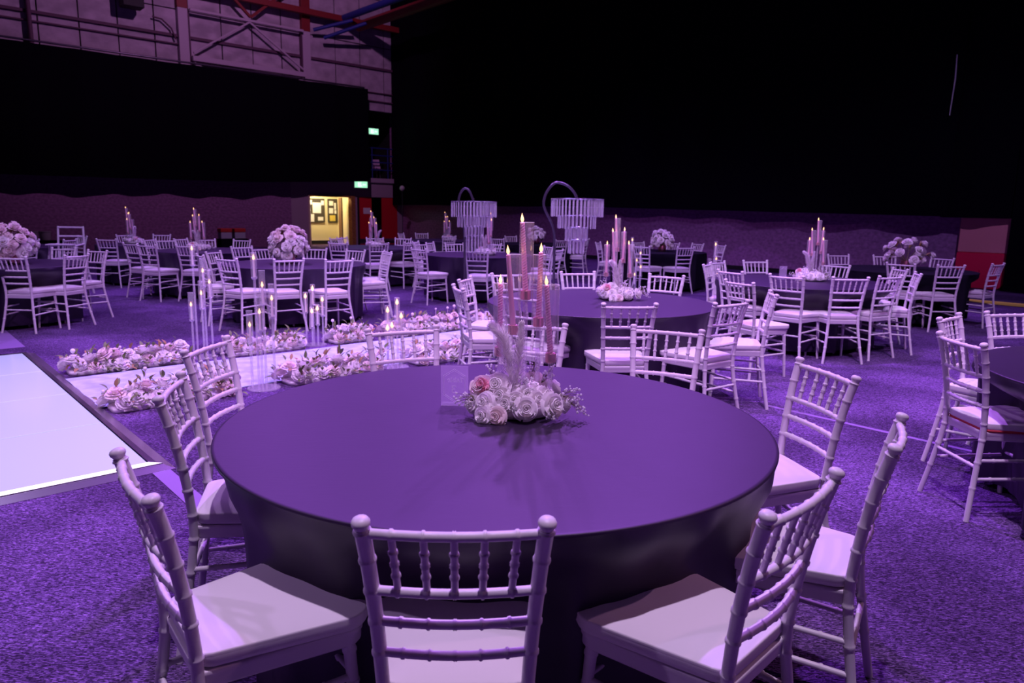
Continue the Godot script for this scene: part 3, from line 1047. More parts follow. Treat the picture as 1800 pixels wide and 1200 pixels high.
# ------------------------------------------------------------------ tables
func make_cloth(cx: float, cz: float, dents: Array, seed_: int, hem: float, taper: float, black: bool) -> ArrayMesh:
	var r := RandomNumberGenerator.new()
	r.seed = seed_
	var m := 168
	var ph := []
	for i in 6:
		ph.append(r.randf() * TAU)
	var rows := []
	for q in [[0.004, 0.0], [0.3, 0.0], [0.6, 0.0], [0.85, 0.0], [TR - 0.012, 0.0], [TR - 0.004, -0.001], [TR - 0.001, -0.003], [TR, -0.006], [TR, -0.009], [TR, -0.010]]:
		var row := PackedVector3Array()
		for j in m:
			var a := TAU * j / m
			row.append(Vector3(cos(a) * q[0], TABLE_TOP + q[1], sin(a) * q[0]))
		rows.append(row)
	for i in 15:
		var t := (i + 1) / 15.0
		var y := lerpf(TABLE_TOP - 0.01, hem, pow(t, 1.5))
		var row := PackedVector3Array()
		for j in m:
			var a := TAU * j / m
			var fold: float = 0.5 * sin(11.0 * a + ph[0] + 0.6 * sin(2.0 * a + ph[4])) + 0.32 * sin(17.0 * a + ph[1] + 0.5 * sin(3.0 * a + ph[5])) + 0.25 * sin(29.0 * a + ph[2]) + 0.3 * sin(5.0 * a + ph[3])
			var amp := 0.062 * pow(t, 0.6)
			var rad := TR * (1.0 - taper * pow(t, 0.85)) + amp * fold
			for d in dents:
				var off: float = absf(wrapf(a - d[0], -PI, PI)) * d[1]
				if off < 0.42:
					var lim: float = d[1] - 0.185
					var w := 1.0 - smoothstep(0.235, 0.42, off)
					var hgt := smoothstep(0.715, 0.55, y)
					rad = lerpf(rad, minf(rad, lim + 0.012 * fold), w * hgt)
			row.append(Vector3(cos(a) * rad, y, sin(a) * rad))
		rows.append(row)
	# turned hem, so that the cloth has an inside
	var last: PackedVector3Array = rows[-1]
	var inner := PackedVector3Array()
	for q in last:
		inner.append(Vector3(q.x * 0.994, q.y, q.z * 0.994))
	rows.append(inner)
	return mb().grid(rows, true, Vector3.ZERO).mesh()


func make_table(x: float, z: float, label: String) -> void:
	var t := thing("round_table", "round folding table under the cloth of the " + label, "table", Vector3(x, 0, z))
	if not store.has("top"):
		store["top"] = mb().lathe([Vector2(0.001, 0.755), Vector2(TR - 0.07, 0.755), Vector2(TR - 0.065, 0.745), Vector2(TR - 0.07, 0.725), Vector2(0.001, 0.725)], 48).mesh()
	part("tabletop", store["top"], M.wood_dark, t)
	for s in [[0, 1], [0, -1], [1, 0], [-1, 0]]:
		part("leg", mb().tube([Vector3(s[0] * 0.28, 0.725, s[1] * 0.28), Vector3(s[0] * 0.34, 0.0, s[1] * 0.34)], [0.016], 8).mesh(), M.black_metal, t)


# ------------------------------------------------------------------ flowers
func whorl(b: MB, turns: float, r_in: float, high: float, dome: float, lobes: float, ruffle: float, seed_: int, r_out: float) -> void:
	# petals wound in a spiral from the bud outwards, each lip rolled over
	var r := RandomNumberGenerator.new()
	r.seed = seed_
	var o := r.randf() * TAU
	var k := int(turns * 15.0)
	var rows := []
	for i in k + 1:
		var t := float(i) / k
		var a := o + t * turns * TAU
		var rad := lerpf(r_in, r_out, pow(t, 0.92))
		var fr := fposmod(a, 2.25) / 2.25
		rad *= 1.0 + lobes * (sin(PI * fr) - 0.5) * (0.4 + t) + ruffle * sin(a * 7.3)
		var y := high - dome * pow(rad, 2.2) + ruffle * 0.8 * cos(a * 9.1) + lobes * 0.9 * (sin(PI * fr) - 0.6)
		var c := Vector3(cos(a), 0, sin(a))
		var lip := 0.03 + 0.06 * t
		rows.append(PackedVector3Array([c * rad * 0.70 + Vector3(0, y - 0.42, 0), c * rad * 0.90 + Vector3(0, y - 0.10, 0), c * rad + Vector3(0, y, 0), c * (rad + lip * 0.7) + Vector3(0, y - lip * 0.25, 0), c * (rad + lip) + Vector3(0, y - lip, 0)]))
	b.grid(rows, false, Vector3(0, 1, 0))
	b.lathe([Vector2(0.001, high - 0.2), Vector2(0.3, high - 0.45), Vector2(0.3, -0.3), Vector2(0.02, -0.55)], 8)


func petal(b: MB, phi: float, half: float, r0: float, r1: float, y0: float, y1: float, curl: float, wave := 0.0) -> void:
	var rows := []
	for i in 5:
		var w := i / 4.0
		var row := PackedVector3Array()
		for j in 5:
			var u := j / 2.0 - 1.0
			var hw := half * (0.55 + 0.75 * w - 0.5 * w * w * w)
			var rad := lerpf(r0, r1, pow(w, 0.8)) + curl * w * w * w
			var y := lerpf(y0, y1, w) - curl * 1.1 * w * w * w - 0.10 * u * u * w + wave * sin(j * 2.4 + phi * 5.0) * w
			row.append(Vector3(cos(phi + u * hw) * rad, y, sin(phi + u * hw) * rad))
		rows.append(row)
	b.grid(rows, false, Vector3(cos(phi), 1.0, sin(phi)))


func rose(seed_: int) -> ArrayMesh:
	var r := RandomNumberGenerator.new()
	r.seed = seed_
	var b := mb()
	whorl(b, 2.4, 0.08, 0.50, 0.30, 0.12, 0.0, seed_, 0.46)
	for l in [[5, 0.30, 0.66, -0.30, 0.34, 0.10, 0.80], [5, 0.30, 0.84, -0.42, 0.14, 0.16, 0.78], [5, 0.30, 0.98, -0.50, -0.12, 0.20, 0.72]]:
		var o := r.randf() * TAU
		for i in l[0]:
			petal(b, o + TAU * i / l[0] + r.randf_range(-0.12, 0.12), l[6], l[1], l[2], l[3], l[4] + r.randf_range(-0.05, 0.05), l[5])
	return b.mesh()


func peony(seed_: int) -> ArrayMesh:
	var r := RandomNumberGenerator.new()
	r.seed = seed_
	var b := mb()
	whorl(b, 3.0, 0.05, 0.66, 0.35, 0.12, 0.04, seed_, 0.48)
	for l in [[7, 0.30, 0.66, -0.25, 0.46, 0.06, 0.55], [8, 0.32, 0.84, -0.40, 0.24, 0.10, 0.52], [8, 0.32, 0.98, -0.50, -0.05, 0.12, 0.50]]:
		var o := r.randf() * TAU
		for i in l[0]:
			petal(b, o + TAU * i / l[0] + r.randf_range(-0.2, 0.2), l[6], l[1], l[2] * r.randf_range(0.9, 1.08), l[3], l[4] + r.randf_range(-0.1, 0.1), l[5], 0.05)
	return b.mesh()


func leaf_into(b: MB, xf: Transform3D) -> void:
	# a pointed blade, 1 long, folded a little along its midrib
	var rows := []
	for q in [[0.0, 0.03, 0.0], [0.28, 0.20, 0.06], [0.6, 0.19, 0.06], [0.85, 0.09, 0.0], [1.0, 0.005, -0.06]]:
		rows.append(PackedVector3Array([xf * Vector3(-q[1], q[2] + q[1] * 0.35, q[0]), xf * Vector3(0, q[2], q[0]), xf * Vector3(q[1], q[2] + q[1] * 0.35, q[0])]))
	b.grid(rows, false, xf.basis.y)


func breath_into(b: MB, at: Vector3, dir: Vector3, spread: float, count: int, r: RandomNumberGenerator, stems: MB) -> void:
	for i in count:
		var e := at + dir * r.randf_range(0.35, 1.0) + Vector3(r.randf_range(-1, 1), r.randf_range(-1, 1), r.randf_range(-1, 1)) * spread
		stems.tube([at, at.lerp(e, 0.6) + Vector3(0, spread * 0.15, 0), e], [0.0006], 3, false)
		b.lathe(ball(r.randf_range(0.0036, 0.0056), 3), 5, tx(e.x, e.y, e.z))


func plume_mesh(path: Array, seed_: int, fat: float) -> ArrayMesh:
	var r := RandomNumberGenerator.new()
	r.seed = seed_
	var b := mb()
	b.tube(path, [0.003, 0.0028, 0.0022, 0.001], 5)
	for i in 1300:
		var t := pow(r.randf(), 0.8)
		var p := b.at_path(path, t)
		var d := (b.at_path(path, minf(t + 0.05, 1.0)) - b.at_path(path, maxf(t - 0.05, 0.0))).normalized()
		var side := Vector3(r.randf_range(-1, 1), r.randf_range(-1, 1), r.randf_range(-1, 1)).cross(d).normalized()
		var l := fat * (0.45 + 0.75 * sin(PI * minf(t * 0.9 + 0.12, 1.0))) * r.randf_range(0.6, 1.1)
		var e := p + (side * 0.75 + d * 0.8).normalized() * l
		var w := side.cross(d) * 0.0008
		b.grid([PackedVector3Array([p - w, p + w]), PackedVector3Array([p.lerp(e, 0.6) - w * 1.5 + side * 0.003, p.lerp(e, 0.6) + w * 1.5 + side * 0.003]), PackedVector3Array([e - w * 0.3, e + w * 0.3])], false, side + Vector3(0.01, 0.02, 0.03))
	return b.mesh()


# ------------------------------------------------------------------ candles
func candle_mesh(length: float, twisted: bool) -> ArrayMesh:
	var key := "candle %s %s" % [length, twisted]
	if store.has(key):
		return store[key]
	var rows := []
	var k := 110 if twisted else 4
	var m := 15 if twisted else 12
	for i in k + 1:
		var t := float(i) / k
		var row := PackedVector3Array()
		for j in m:
			var a := TAU * j / m
			var rad := lerpf(0.0112, 0.0085, t)
			if twisted:
				rad *= 1.0 + 0.15 * cos(3.0 * (a + t * length * 200.0))
			row.append(Vector3(cos(a) * rad, t * length, sin(a) * rad))
		rows.append(row)
	rows.append(PackedVector3Array(rows[-1]))
	var top := PackedVector3Array()
	for j in m:
		var a := TAU * j / m
		top.append(Vector3(cos(a) * 0.003, length + 0.004, sin(a) * 0.003))
	rows.append(top)
	var b := mb().grid(rows, true, Vector3.ZERO, true, true)
	store[key] = b.mesh()
	return store[key]


func flame_mesh() -> ArrayMesh:
	if not store.has("flame"):
		store["flame"] = mb().lathe([Vector2(0.0004, 0.0), Vector2(0.0042, 0.004), Vector2(0.0066, 0.010), Vector2(0.0062, 0.015), Vector2(0.0042, 0.022), Vector2(0.0018, 0.030), Vector2(0.0003, 0.036)], 10).mesh()
	return store["flame"]


func candle(fat: float, at: Vector3, length: float, lean: Vector3, label: String, lit: bool, pink: bool, twisted: bool, lamp: bool, group: String) -> void:
	var t := thing("taper_candle", label, "candle", at, 0.0, group)
	t.basis = aim(Vector3.ZERO, Vector3.UP + lean).basis
	part("wax", candle_mesh(snappedf(length, 0.01), twisted), M.wax if pink else M.wax_white, t)
	if lit:
		part("flame", flame_mesh(), M.flame, t, Transform3D(Basis.from_scale(Vector3(fat, 0.5 + fat * 0.5, fat)), Vector3(0, snappedf(length, 0.01) + 0.002, 0)))
		if lamp:
			omni("flame_light", Vector3(0, snappedf(length, 0.01) + 0.014, 0), lin(1.0, 0.6, 0.25), 0.0008, 0.006, t)
	else:
		part("wick", mb().tube([Vector3(0, length, 0), Vector3(0.001, length + 0.012, 0)], [0.0012], 5).mesh(), M.wick, t)


func glass_tube(r: float, h: float) -> ArrayMesh:
	var key := "glass %s %s" % [r, h]
	if not store.has(key):
		var rows := []
		for q in [[r - 0.0016, 0.0], [r - 0.0016, h], [r, h], [r, 0.0], [r - 0.0016, 0.0]]:
			var row := PackedVector3Array()
			for j in 24:
				var a := TAU * j / 24
				row.append(Vector3(cos(a) * q[0], q[1], sin(a) * q[0]))
			rows.append(row)
			if q[1] > 0.0:
				rows.append(PackedVector3Array(row))
		store[key] = mb().grid(rows, true).mesh()
	return store[key]


# rods: [dx, dz, height of the cup, glass radius, glass height, candle length, lean]
func candle_stand(at: Vector3, turn: float, rods: Array, base_r: float, pink: bool, opaque: bool, label: String, where: String, lit: Array, lamps: bool) -> void:
	var t := thing("candle_stand", label, "candelabra", at, turn)
	part("base", mb().lathe([Vector2(0.001, 0.014), Vector2(base_r - 0.006, 0.014), Vector2(base_r - 0.002, 0.012), Vector2(base_r, 0.008), Vector2(base_r, 0.002), Vector2(base_r - 0.003, 0.0), Vector2(0.001, 0.0)], 40).mesh(), M.clear_base, t)
	var order := range(rods.size())
	order.sort_custom(func(a, b): return rods[a][2] + rods[a][5] > rods[b][2] + rods[b][5])
	var words := ["tallest", "second tallest", "third tallest", "fourth tallest", "fifth tallest", "lowest"]
	for i in rods.size():
		var q: Array = rods[i]
		var rod_key := "rod %s %s" % [q[2], opaque]
		if not store.has(rod_key):
			store[rod_key] = mb().tube([Vector3(0, 0.014, 0), Vector3(0, q[2], 0)], [0.0095 if not opaque else 0.011], 12).mesh()
		var rod := part("rod", store[rod_key], M.clear_rod, t, tx(q[0], 0, q[1]))
		if not store.has("cup"):
			store["cup"] = mb().lathe([Vector2(0.001, 0.0), Vector2(0.019, 0.0), Vector2(0.0205, 0.002), Vector2(0.0205, 0.034), Vector2(0.0195, 0.036), Vector2(0.0135, 0.036), Vector2(0.013, 0.034), Vector2(0.013, 0.014), Vector2(0.001, 0.012)], 20).mesh()
			store["cup_clear"] = mb().lathe([Vector2(0.001, 0.0), Vector2(0.016, 0.002), Vector2(0.024, 0.008), Vector2(0.0265, 0.016), Vector2(0.0265, 0.022), Vector2(0.001, 0.022)], 20).mesh()
		part("cup", store["cup_clear"] if opaque else store["cup"], M.clear_rod if opaque else M.copper, rod, tx(0, q[2], 0))
		part("glass_cylinder", glass_tube(q[3], q[4]), M.glass, rod, tx(0, q[2] + (0.022 if opaque else -0.002), 0))
		var rim_key := "rim %s" % q[3]
		if not store.has(rim_key):
			store[rim_key] = mb().lathe([Vector2(q[3] - 0.0022, 0.0), Vector2(q[3] - 0.0022, 0.0016), Vector2(q[3] + 0.0006, 0.0016), Vector2(q[3] + 0.0006, 0.0), Vector2(q[3] - 0.0022, 0.0)], 24).mesh()
		part("glass_rim", store[rim_key], M.glass_rim, rod, tx(0, q[2] + q[4] + (0.022 if opaque else -0.002), 0))
		var rank: int = order.find(i)
		var base := Transform3D(Basis(Vector3.UP, turn), at) * Vector3(q[0], q[2] + (0.023 if opaque else 0.0125), q[1])
		candle((2.3 if rods.size() and rods[0][2] < 0.6 else 1.6) if opaque else 1.0, base, q[5], q[6], ("%s %s%s taper candle %s" % [words[rank] if rank < rods.size() - 1 else "lowest", "lit " if lit[i] else "unlit ", "pink" if pink else "pale", where]), lit[i], pink, i != 1 and pink, lamps, "candles " + where)


func arrangement(at: Vector3, turn: float, label: String, full: bool) -> void:
	# a low white bowl ringed with roses, peonies, baby's breath and pampas plumes
	if store.has("arrangement") and not full:
		dup(store["arrangement"], label, at, turn)
		return
	var t := thing("flower_bowl", label, "flowers", at, turn)
	t.set_meta("base", "flower_bowl")
	part("bowl", mb().lathe([Vector2(0.001, 0.002), Vector2(0.135, 0.002), Vector2(0.150, 0.006), Vector2(0.160, 0.020), Vector2(0.164, 0.046), Vector2(0.160, 0.050), Vector2(0.152, 0.046), Vector2(0.145, 0.030), Vector2(0.001, 0.025)], 40).mesh(), M.bowl, t)
	var list := [[-0.122, 0.029, 0.18, 0.029, 0, 0], [-0.071, 0.028, 0.19, 0.029, 0, 1], [-0.041, 0.068, 0.15, 0.031, 0, 0], [0.035, 0.057, 0.18, 0.035, 0, 0], [0.140, 0.066, 0.16, 0.037, 0, 0], [0.080, 0.075, 0.12, 0.030, 0, 0], [0.186, 0.059, 0.10, 0.028, 0, 0],
		[-0.132, 0.104, 0.06, 0.041, 1, 2], [-0.073, 0.110, 0.06, 0.043, 1, 0], [-0.118, 0.069, 0.14, 0.031, 0, 0], [-0.168, 0.053, 0.10, 0.028, 0, 0], [-0.056, 0.084, 0.12, 0.032, 1, 0], [0.082, 0.092, -0.12, 0.036, 1, 1], [0.108, 0.083, 0.08, 0.030, 0, 0], [-0.004, 0.073, 0.14, 0.030, 1, 0], [0.038, 0.085, 0.10, 0.032, 1, 0], [0.127, 0.072, 0.0, 0.030, 0, 0],
		[-0.13, 0.075, -0.08, 0.036, 1, 0], [-0.06, 0.085, -0.13, 0.036, 0, 0], [0.02, 0.09, -0.15, 0.036, 1, 0], [0.15, 0.075, -0.10, 0.034, 0, 0], [0.0, 0.085, 0.02, 0.036, 1, 0], [-0.05, 0.09, -0.04, 0.034, 0, 0], [0.06, 0.09, 0.0, 0.034, 1, 0]]
	for i in list.size():
		var q: Array = list[i]
		var out := Vector3(q[0], 0.07 if i < 17 else 0.15, q[2] * 1.2)
		if i in [7, 8]:
			out = Vector3(q[0] * 0.6, 0.10, 0.16)
		part("peony" if q[4] else "rose", store["peony%d" % (i % 2)] if q[4] else store["rose%d" % (i % 3)], [M.petal, M.petal_blush, M.petal_blush][q[5]], t, aim(Vector3(q[0], q[1], q[2]), out, q[3] * 1.18, i * 1.7))
	part("carnation_heart", store["peony1"], M.petal_pink, t, aim(Vector3(-0.128, 0.118, 0.080), Vector3(-0.05, 0.10, 0.16), 0.027, 0.4))
	var r := RandomNumberGenerator.new()
	r.seed = 21
	var br := mb()
	var st := mb()
	for q in [[Vector3(-0.145, 0.07, 0.09), Vector3(-0.075, 0.0, 0.03), 0.024, 34], [Vector3(0.16, 0.08, 0.09), Vector3(0.07, 0.015, 0.02), 0.028, 40], [Vector3(0.20, 0.06, 0.10), Vector3(0.05, -0.02, 0.03), 0.02, 22], [Vector3(0.06, 0.10, -0.10), Vector3(0.02, 0.09, -0.02), 0.022, 30], [Vector3(0.10, 0.09, -0.08), Vector3(0.04, 0.06, 0.0), 0.022, 26], [Vector3(0.11, 0.05, 0.16), Vector3(0.03, -0.03, 0.03), 0.02, 22], [Vector3(0.01, 0.06, 0.15), Vector3(-0.02, 0.0, 0.03), 0.018, 16], [Vector3(-0.09, 0.10, -0.08), Vector3(-0.01, 0.06, 0.0), 0.022, 18], [Vector3(0.02, 0.10, 0.05), Vector3(0.04, 0.03, 0.04), 0.026, 26]]:
		breath_into(br, q[0], q[1], q[2], q[3], r, st)
	part("baby_breath", br.mesh(), M.breath, t).set_meta("kind", "stuff")
	part("fine_stems", st.mesh(), M.stem, t).set_meta("kind", "stuff")
	var lf := mb()
	for i in 26:
		var a := r.randf() * TAU
		var d := Vector3(cos(a), r.randf_range(-0.1, 0.4), sin(a)).normalized()
		leaf_into(lf, Transform3D(Basis.looking_at(-d, Vector3.UP).scaled_local(Vector3.ONE * r.randf_range(0.04, 0.06)), Vector3(cos(a) * 0.12, 0.055, sin(a) * 0.12)))
	part("leaves", lf.mesh(), M.leaf, t).set_meta("kind", "stuff")
	part("pampas_plume", plume_mesh([Vector3(-0.012, 0.07, 0.04), Vector3(-0.031, 0.182, 0.04), Vector3(-0.054, 0.292, 0.05), Vector3(-0.097, 0.342, 0.06)], 2, 0.044), M.plume, t)
	part("pampas_plume", plume_mesh([Vector3(0.0, 0.07, 0.02), Vector3(0.006, 0.141, 0.02), Vector3(0.011, 0.245, 0.02), Vector3(0.017, 0.344, 0.02)], 3, 0.036), M.plume, t)
	if not full or not store.has("arrangement"):
		store["arrangement"] = t


func bouquet(at: Vector3, turn: float, rad: float, squash: float, pink: int, label: String, seed_: int, count: int, loose: float) -> void:
	var t := thing("rose_bouquet", label, "flowers", at, turn)
	var r := RandomNumberGenerator.new()
	r.seed = seed_
	part("vase", mb().lathe([Vector2(0.001, 0.0), Vector2(0.06, 0.0), Vector2(0.075, 0.01), Vector2(0.085, 0.06), Vector2(0.07, 0.11), Vector2(0.075, 0.13), Vector2(0.068, 0.13), Vector2(0.06, 0.11), Vector2(0.001, 0.1)], 24).mesh(), M.copper, t)
	var mid := Vector3(0, 0.10 + rad * squash * 0.42, 0)
	var lf := mb()
	var sm := mb()
	for i in count:
		var y := 1.0 - 1.45 * (i + 0.5) / count
		var a := i * 2.39996 + r.randf_range(-0.25, 0.25)
		var q := sqrt(maxf(0.0, 1.0 - y * y))
		var d := Vector3(cos(a) * q, y, sin(a) * q)
		var k := r.randf_range(1.0 - loose, 1.0)
		var pos := mid + Vector3(d.x * rad, d.y * rad * squash, d.z * rad) * k
		pos.y = maxf(pos.y, 0.05)
		var top_pink := pink > 0 and d.y > 0.45
		part("rose" if i % 3 else "peony", store["rose%d" % (i % 3)] if i % 3 else store["peony%d" % (i % 2)], M.petal_blush if top_pink or (pink > 1 and i % 4 == 0) else M.petal, t, aim(pos, d + Vector3(0, 0.25, 0), r.randf_range(0.055, 0.075), i * 1.3))
		if loose > 0.2:
			sm.tube([Vector3(0, 0.11, 0), mid.lerp(pos, 0.6), pos], [0.004], 4)
		for w in 3:
			var dd := (d + Vector3(r.randf_range(-1, 1), r.randf_range(-1, 1), r.randf_range(-1, 1)) * 0.7).normalized()
			leaf_into(lf, Transform3D(Basis.looking_at(-dd, Vector3(0.1, 1, 0.2)).scaled_local(Vector3.ONE * r.randf_range(0.07, 0.11)), mid + (pos - mid) * 0.72))
	part("leaves", lf.mesh(), M.leaf_tan, t).set_meta("kind", "stuff")
	if loose > 0.2:
		part("stems", sm.mesh(), M.stem, t).set_meta("kind", "stuff")


func garland(a0: float, a1: float, b: float, seed_: int, label: String) -> void:
	var r := RandomNumberGenerator.new()
	r.seed = seed_
	var len_ := a1 - a0
	var t := thing("flower_garland", label, "flowers", ap((a0 + a1) / 2, b))
	t.basis = Basis(HU, Vector3.UP, HV)
	# white tray under the flowers
	var o := PackedVector3Array()
	for c in [[1, 1, 0], [-1, 1, 1], [-1, -1, 2], [1, -1, 3]]:
		for i in 5:
			var w: float = PI / 2 * (c[2] + i / 4.0)
			o.append(Vector3(c[0] * (len_ / 2 - 0.07) + cos(w) * 0.05, 0, c[1] * 0.06 + sin(w) * 0.05))
	part("tray", mb().loft(o, [Vector2(0.9, 0.0), Vector2(1.0, 0.006), Vector2(1.0, 0.032), Vector2(0.97, 0.040), Vector2(0.001, 0.040)]).mesh(), M.bowl, t)
	var n := int(len_ * 26.0)
	var lf := mb()
	var lf2 := mb()
	var bud := mb()
	for i in n:
		var x := -len_ / 2 + len_ * (i + 0.5) / n + r.randf_range(-0.02, 0.02)
		var lane := i % 3 - 1
		var z := lane * 0.085 + r.randf_range(-0.025, 0.025)
		var y := 0.078 + 0.078 * (1 - absi(lane)) + r.randf_range(-0.02, 0.035)
		var s := r.randf_range(0.050, 0.074)
		var blush := r.randf() < 0.35
		var d := Vector3(r.randf_range(-0.5, 0.5), 0.7, lane * 0.8 + r.randf_range(-0.3, 0.3))
		part("rose" if i % 2 else "peony", store["rose%d" % (i % 3)] if i % 2 else store["peony%d" % (i / 2 % 2)], M.petal_blush if blush else M.petal, t, aim(Vector3(x, y, z), d, s, i * 1.1))
		for w in 7:
			var dd := Vector3(r.randf_range(-1, 1), r.randf_range(-0.4, 1.2), r.randf_range(-1, 1) + lane).normalized()
			leaf_into(lf if r.randf() < 0.72 else lf2, Transform3D(Basis.looking_at(-dd, Vector3(0.1, 1, 0.2)).scaled_local(Vector3.ONE * r.randf_range(0.055, 0.085)), Vector3(x, y - 0.02, z) + dd * r.randf_range(0.035, 0.08)))
		if r.randf() < 0.25:
			var top := Vector3(x, y + r.randf_range(0.06, 0.12), z)
			bud.lathe(ball(r.randf_range(0.012, 0.022), 5), 7, tx(top.x, top.y, top.z))
			bud.tube([Vector3(x, y, z), top], [0.003], 4)
	part("leaves", lf.mesh(), M.leaf, t).set_meta("kind", "stuff")
	part("dry_leaves", lf2.mesh(), M.leaf_tan, t).set_meta("kind", "stuff")
	part("buds", bud.mesh(), M.petal_blush if seed_ % 2 else M.petal, t).set_meta("kind", "stuff")


# ------------------------------------------------------------------ chandelier on a goose-neck pole
func chandelier(path: Array, foot: Vector3, hang: Vector3, tiers: Array, label_c: String, label_p: String) -> void:
	var t := thing("gooseneck_stand", label_p, "stand", foot)
	var pts := []
	for q in path:
		pts.append(q - foot)
	pts.push_front(Vector3(pts[0].x, 0.03, 0))
	var b := mb()
	var smooth := []
	for i in 49:
		smooth.append(b.at_path(pts, i / 48.0))
	part("pole", b.tube(smooth, [0.018], 10).mesh(), M.black_metal, t)
	part("foot", mb().lathe([Vector2(0.001, 0.03), Vector2(0.19, 0.028), Vector2(0.20, 0.02), Vector2(0.20, 0.0), Vector2(0.001, 0.0)], 28).mesh(), M.black_metal, t, tx(pts[0].x, 0, 0))
	var c := thing("crystal_chandelier", label_c, "chandelier", hang)
	part("hook", mb().tube([Vector3(0, 0.05, 0), Vector3(0, 0.0, 0), Vector3(0, tiers[0][1], 0)], [0.009], 8).mesh(), M.chrome, c)
	for q in tiers:
		# q: radius, top, bottom, relative to the hook
		var n := int(TAU * q[0] / 0.050)
		var ring := part("ring", mb().lathe([Vector2(q[0] + 0.008, q[1] + 0.010), Vector2(q[0] + 0.010, q[1]), Vector2(q[0] - 0.012, q[1]), Vector2(q[0] - 0.012, q[1] + 0.010), Vector2(q[0] + 0.008, q[1] + 0.010)], 40).mesh(), M.chrome, c)
		var cr := mb()
		for i in n:
			var a := TAU * i / n
			var h: float = q[1] - q[2]
			cr.box(Vector3(0.024, h, 0.010), Transform3D(Basis(Vector3.UP, -a + PI / 2 + (0.35 if i % 2 else -0.1)), Vector3(cos(a) * q[0], (q[1] + q[2]) / 2 - (0.006 if i % 3 else 0.0), sin(a) * q[0])), 0.004)
		part("crystals", cr.mesh(), M.crystal, ring).set_meta("kind", "stuff")
		for w in 2:
			part("cross_bar", mb().tube([Vector3(-q[0], q[1], 0).rotated(Vector3.UP, w * PI / 2), Vector3(q[0], q[1], 0).rotated(Vector3.UP, w * PI / 2)], [0.004], 6).mesh(), M.chrome, c)


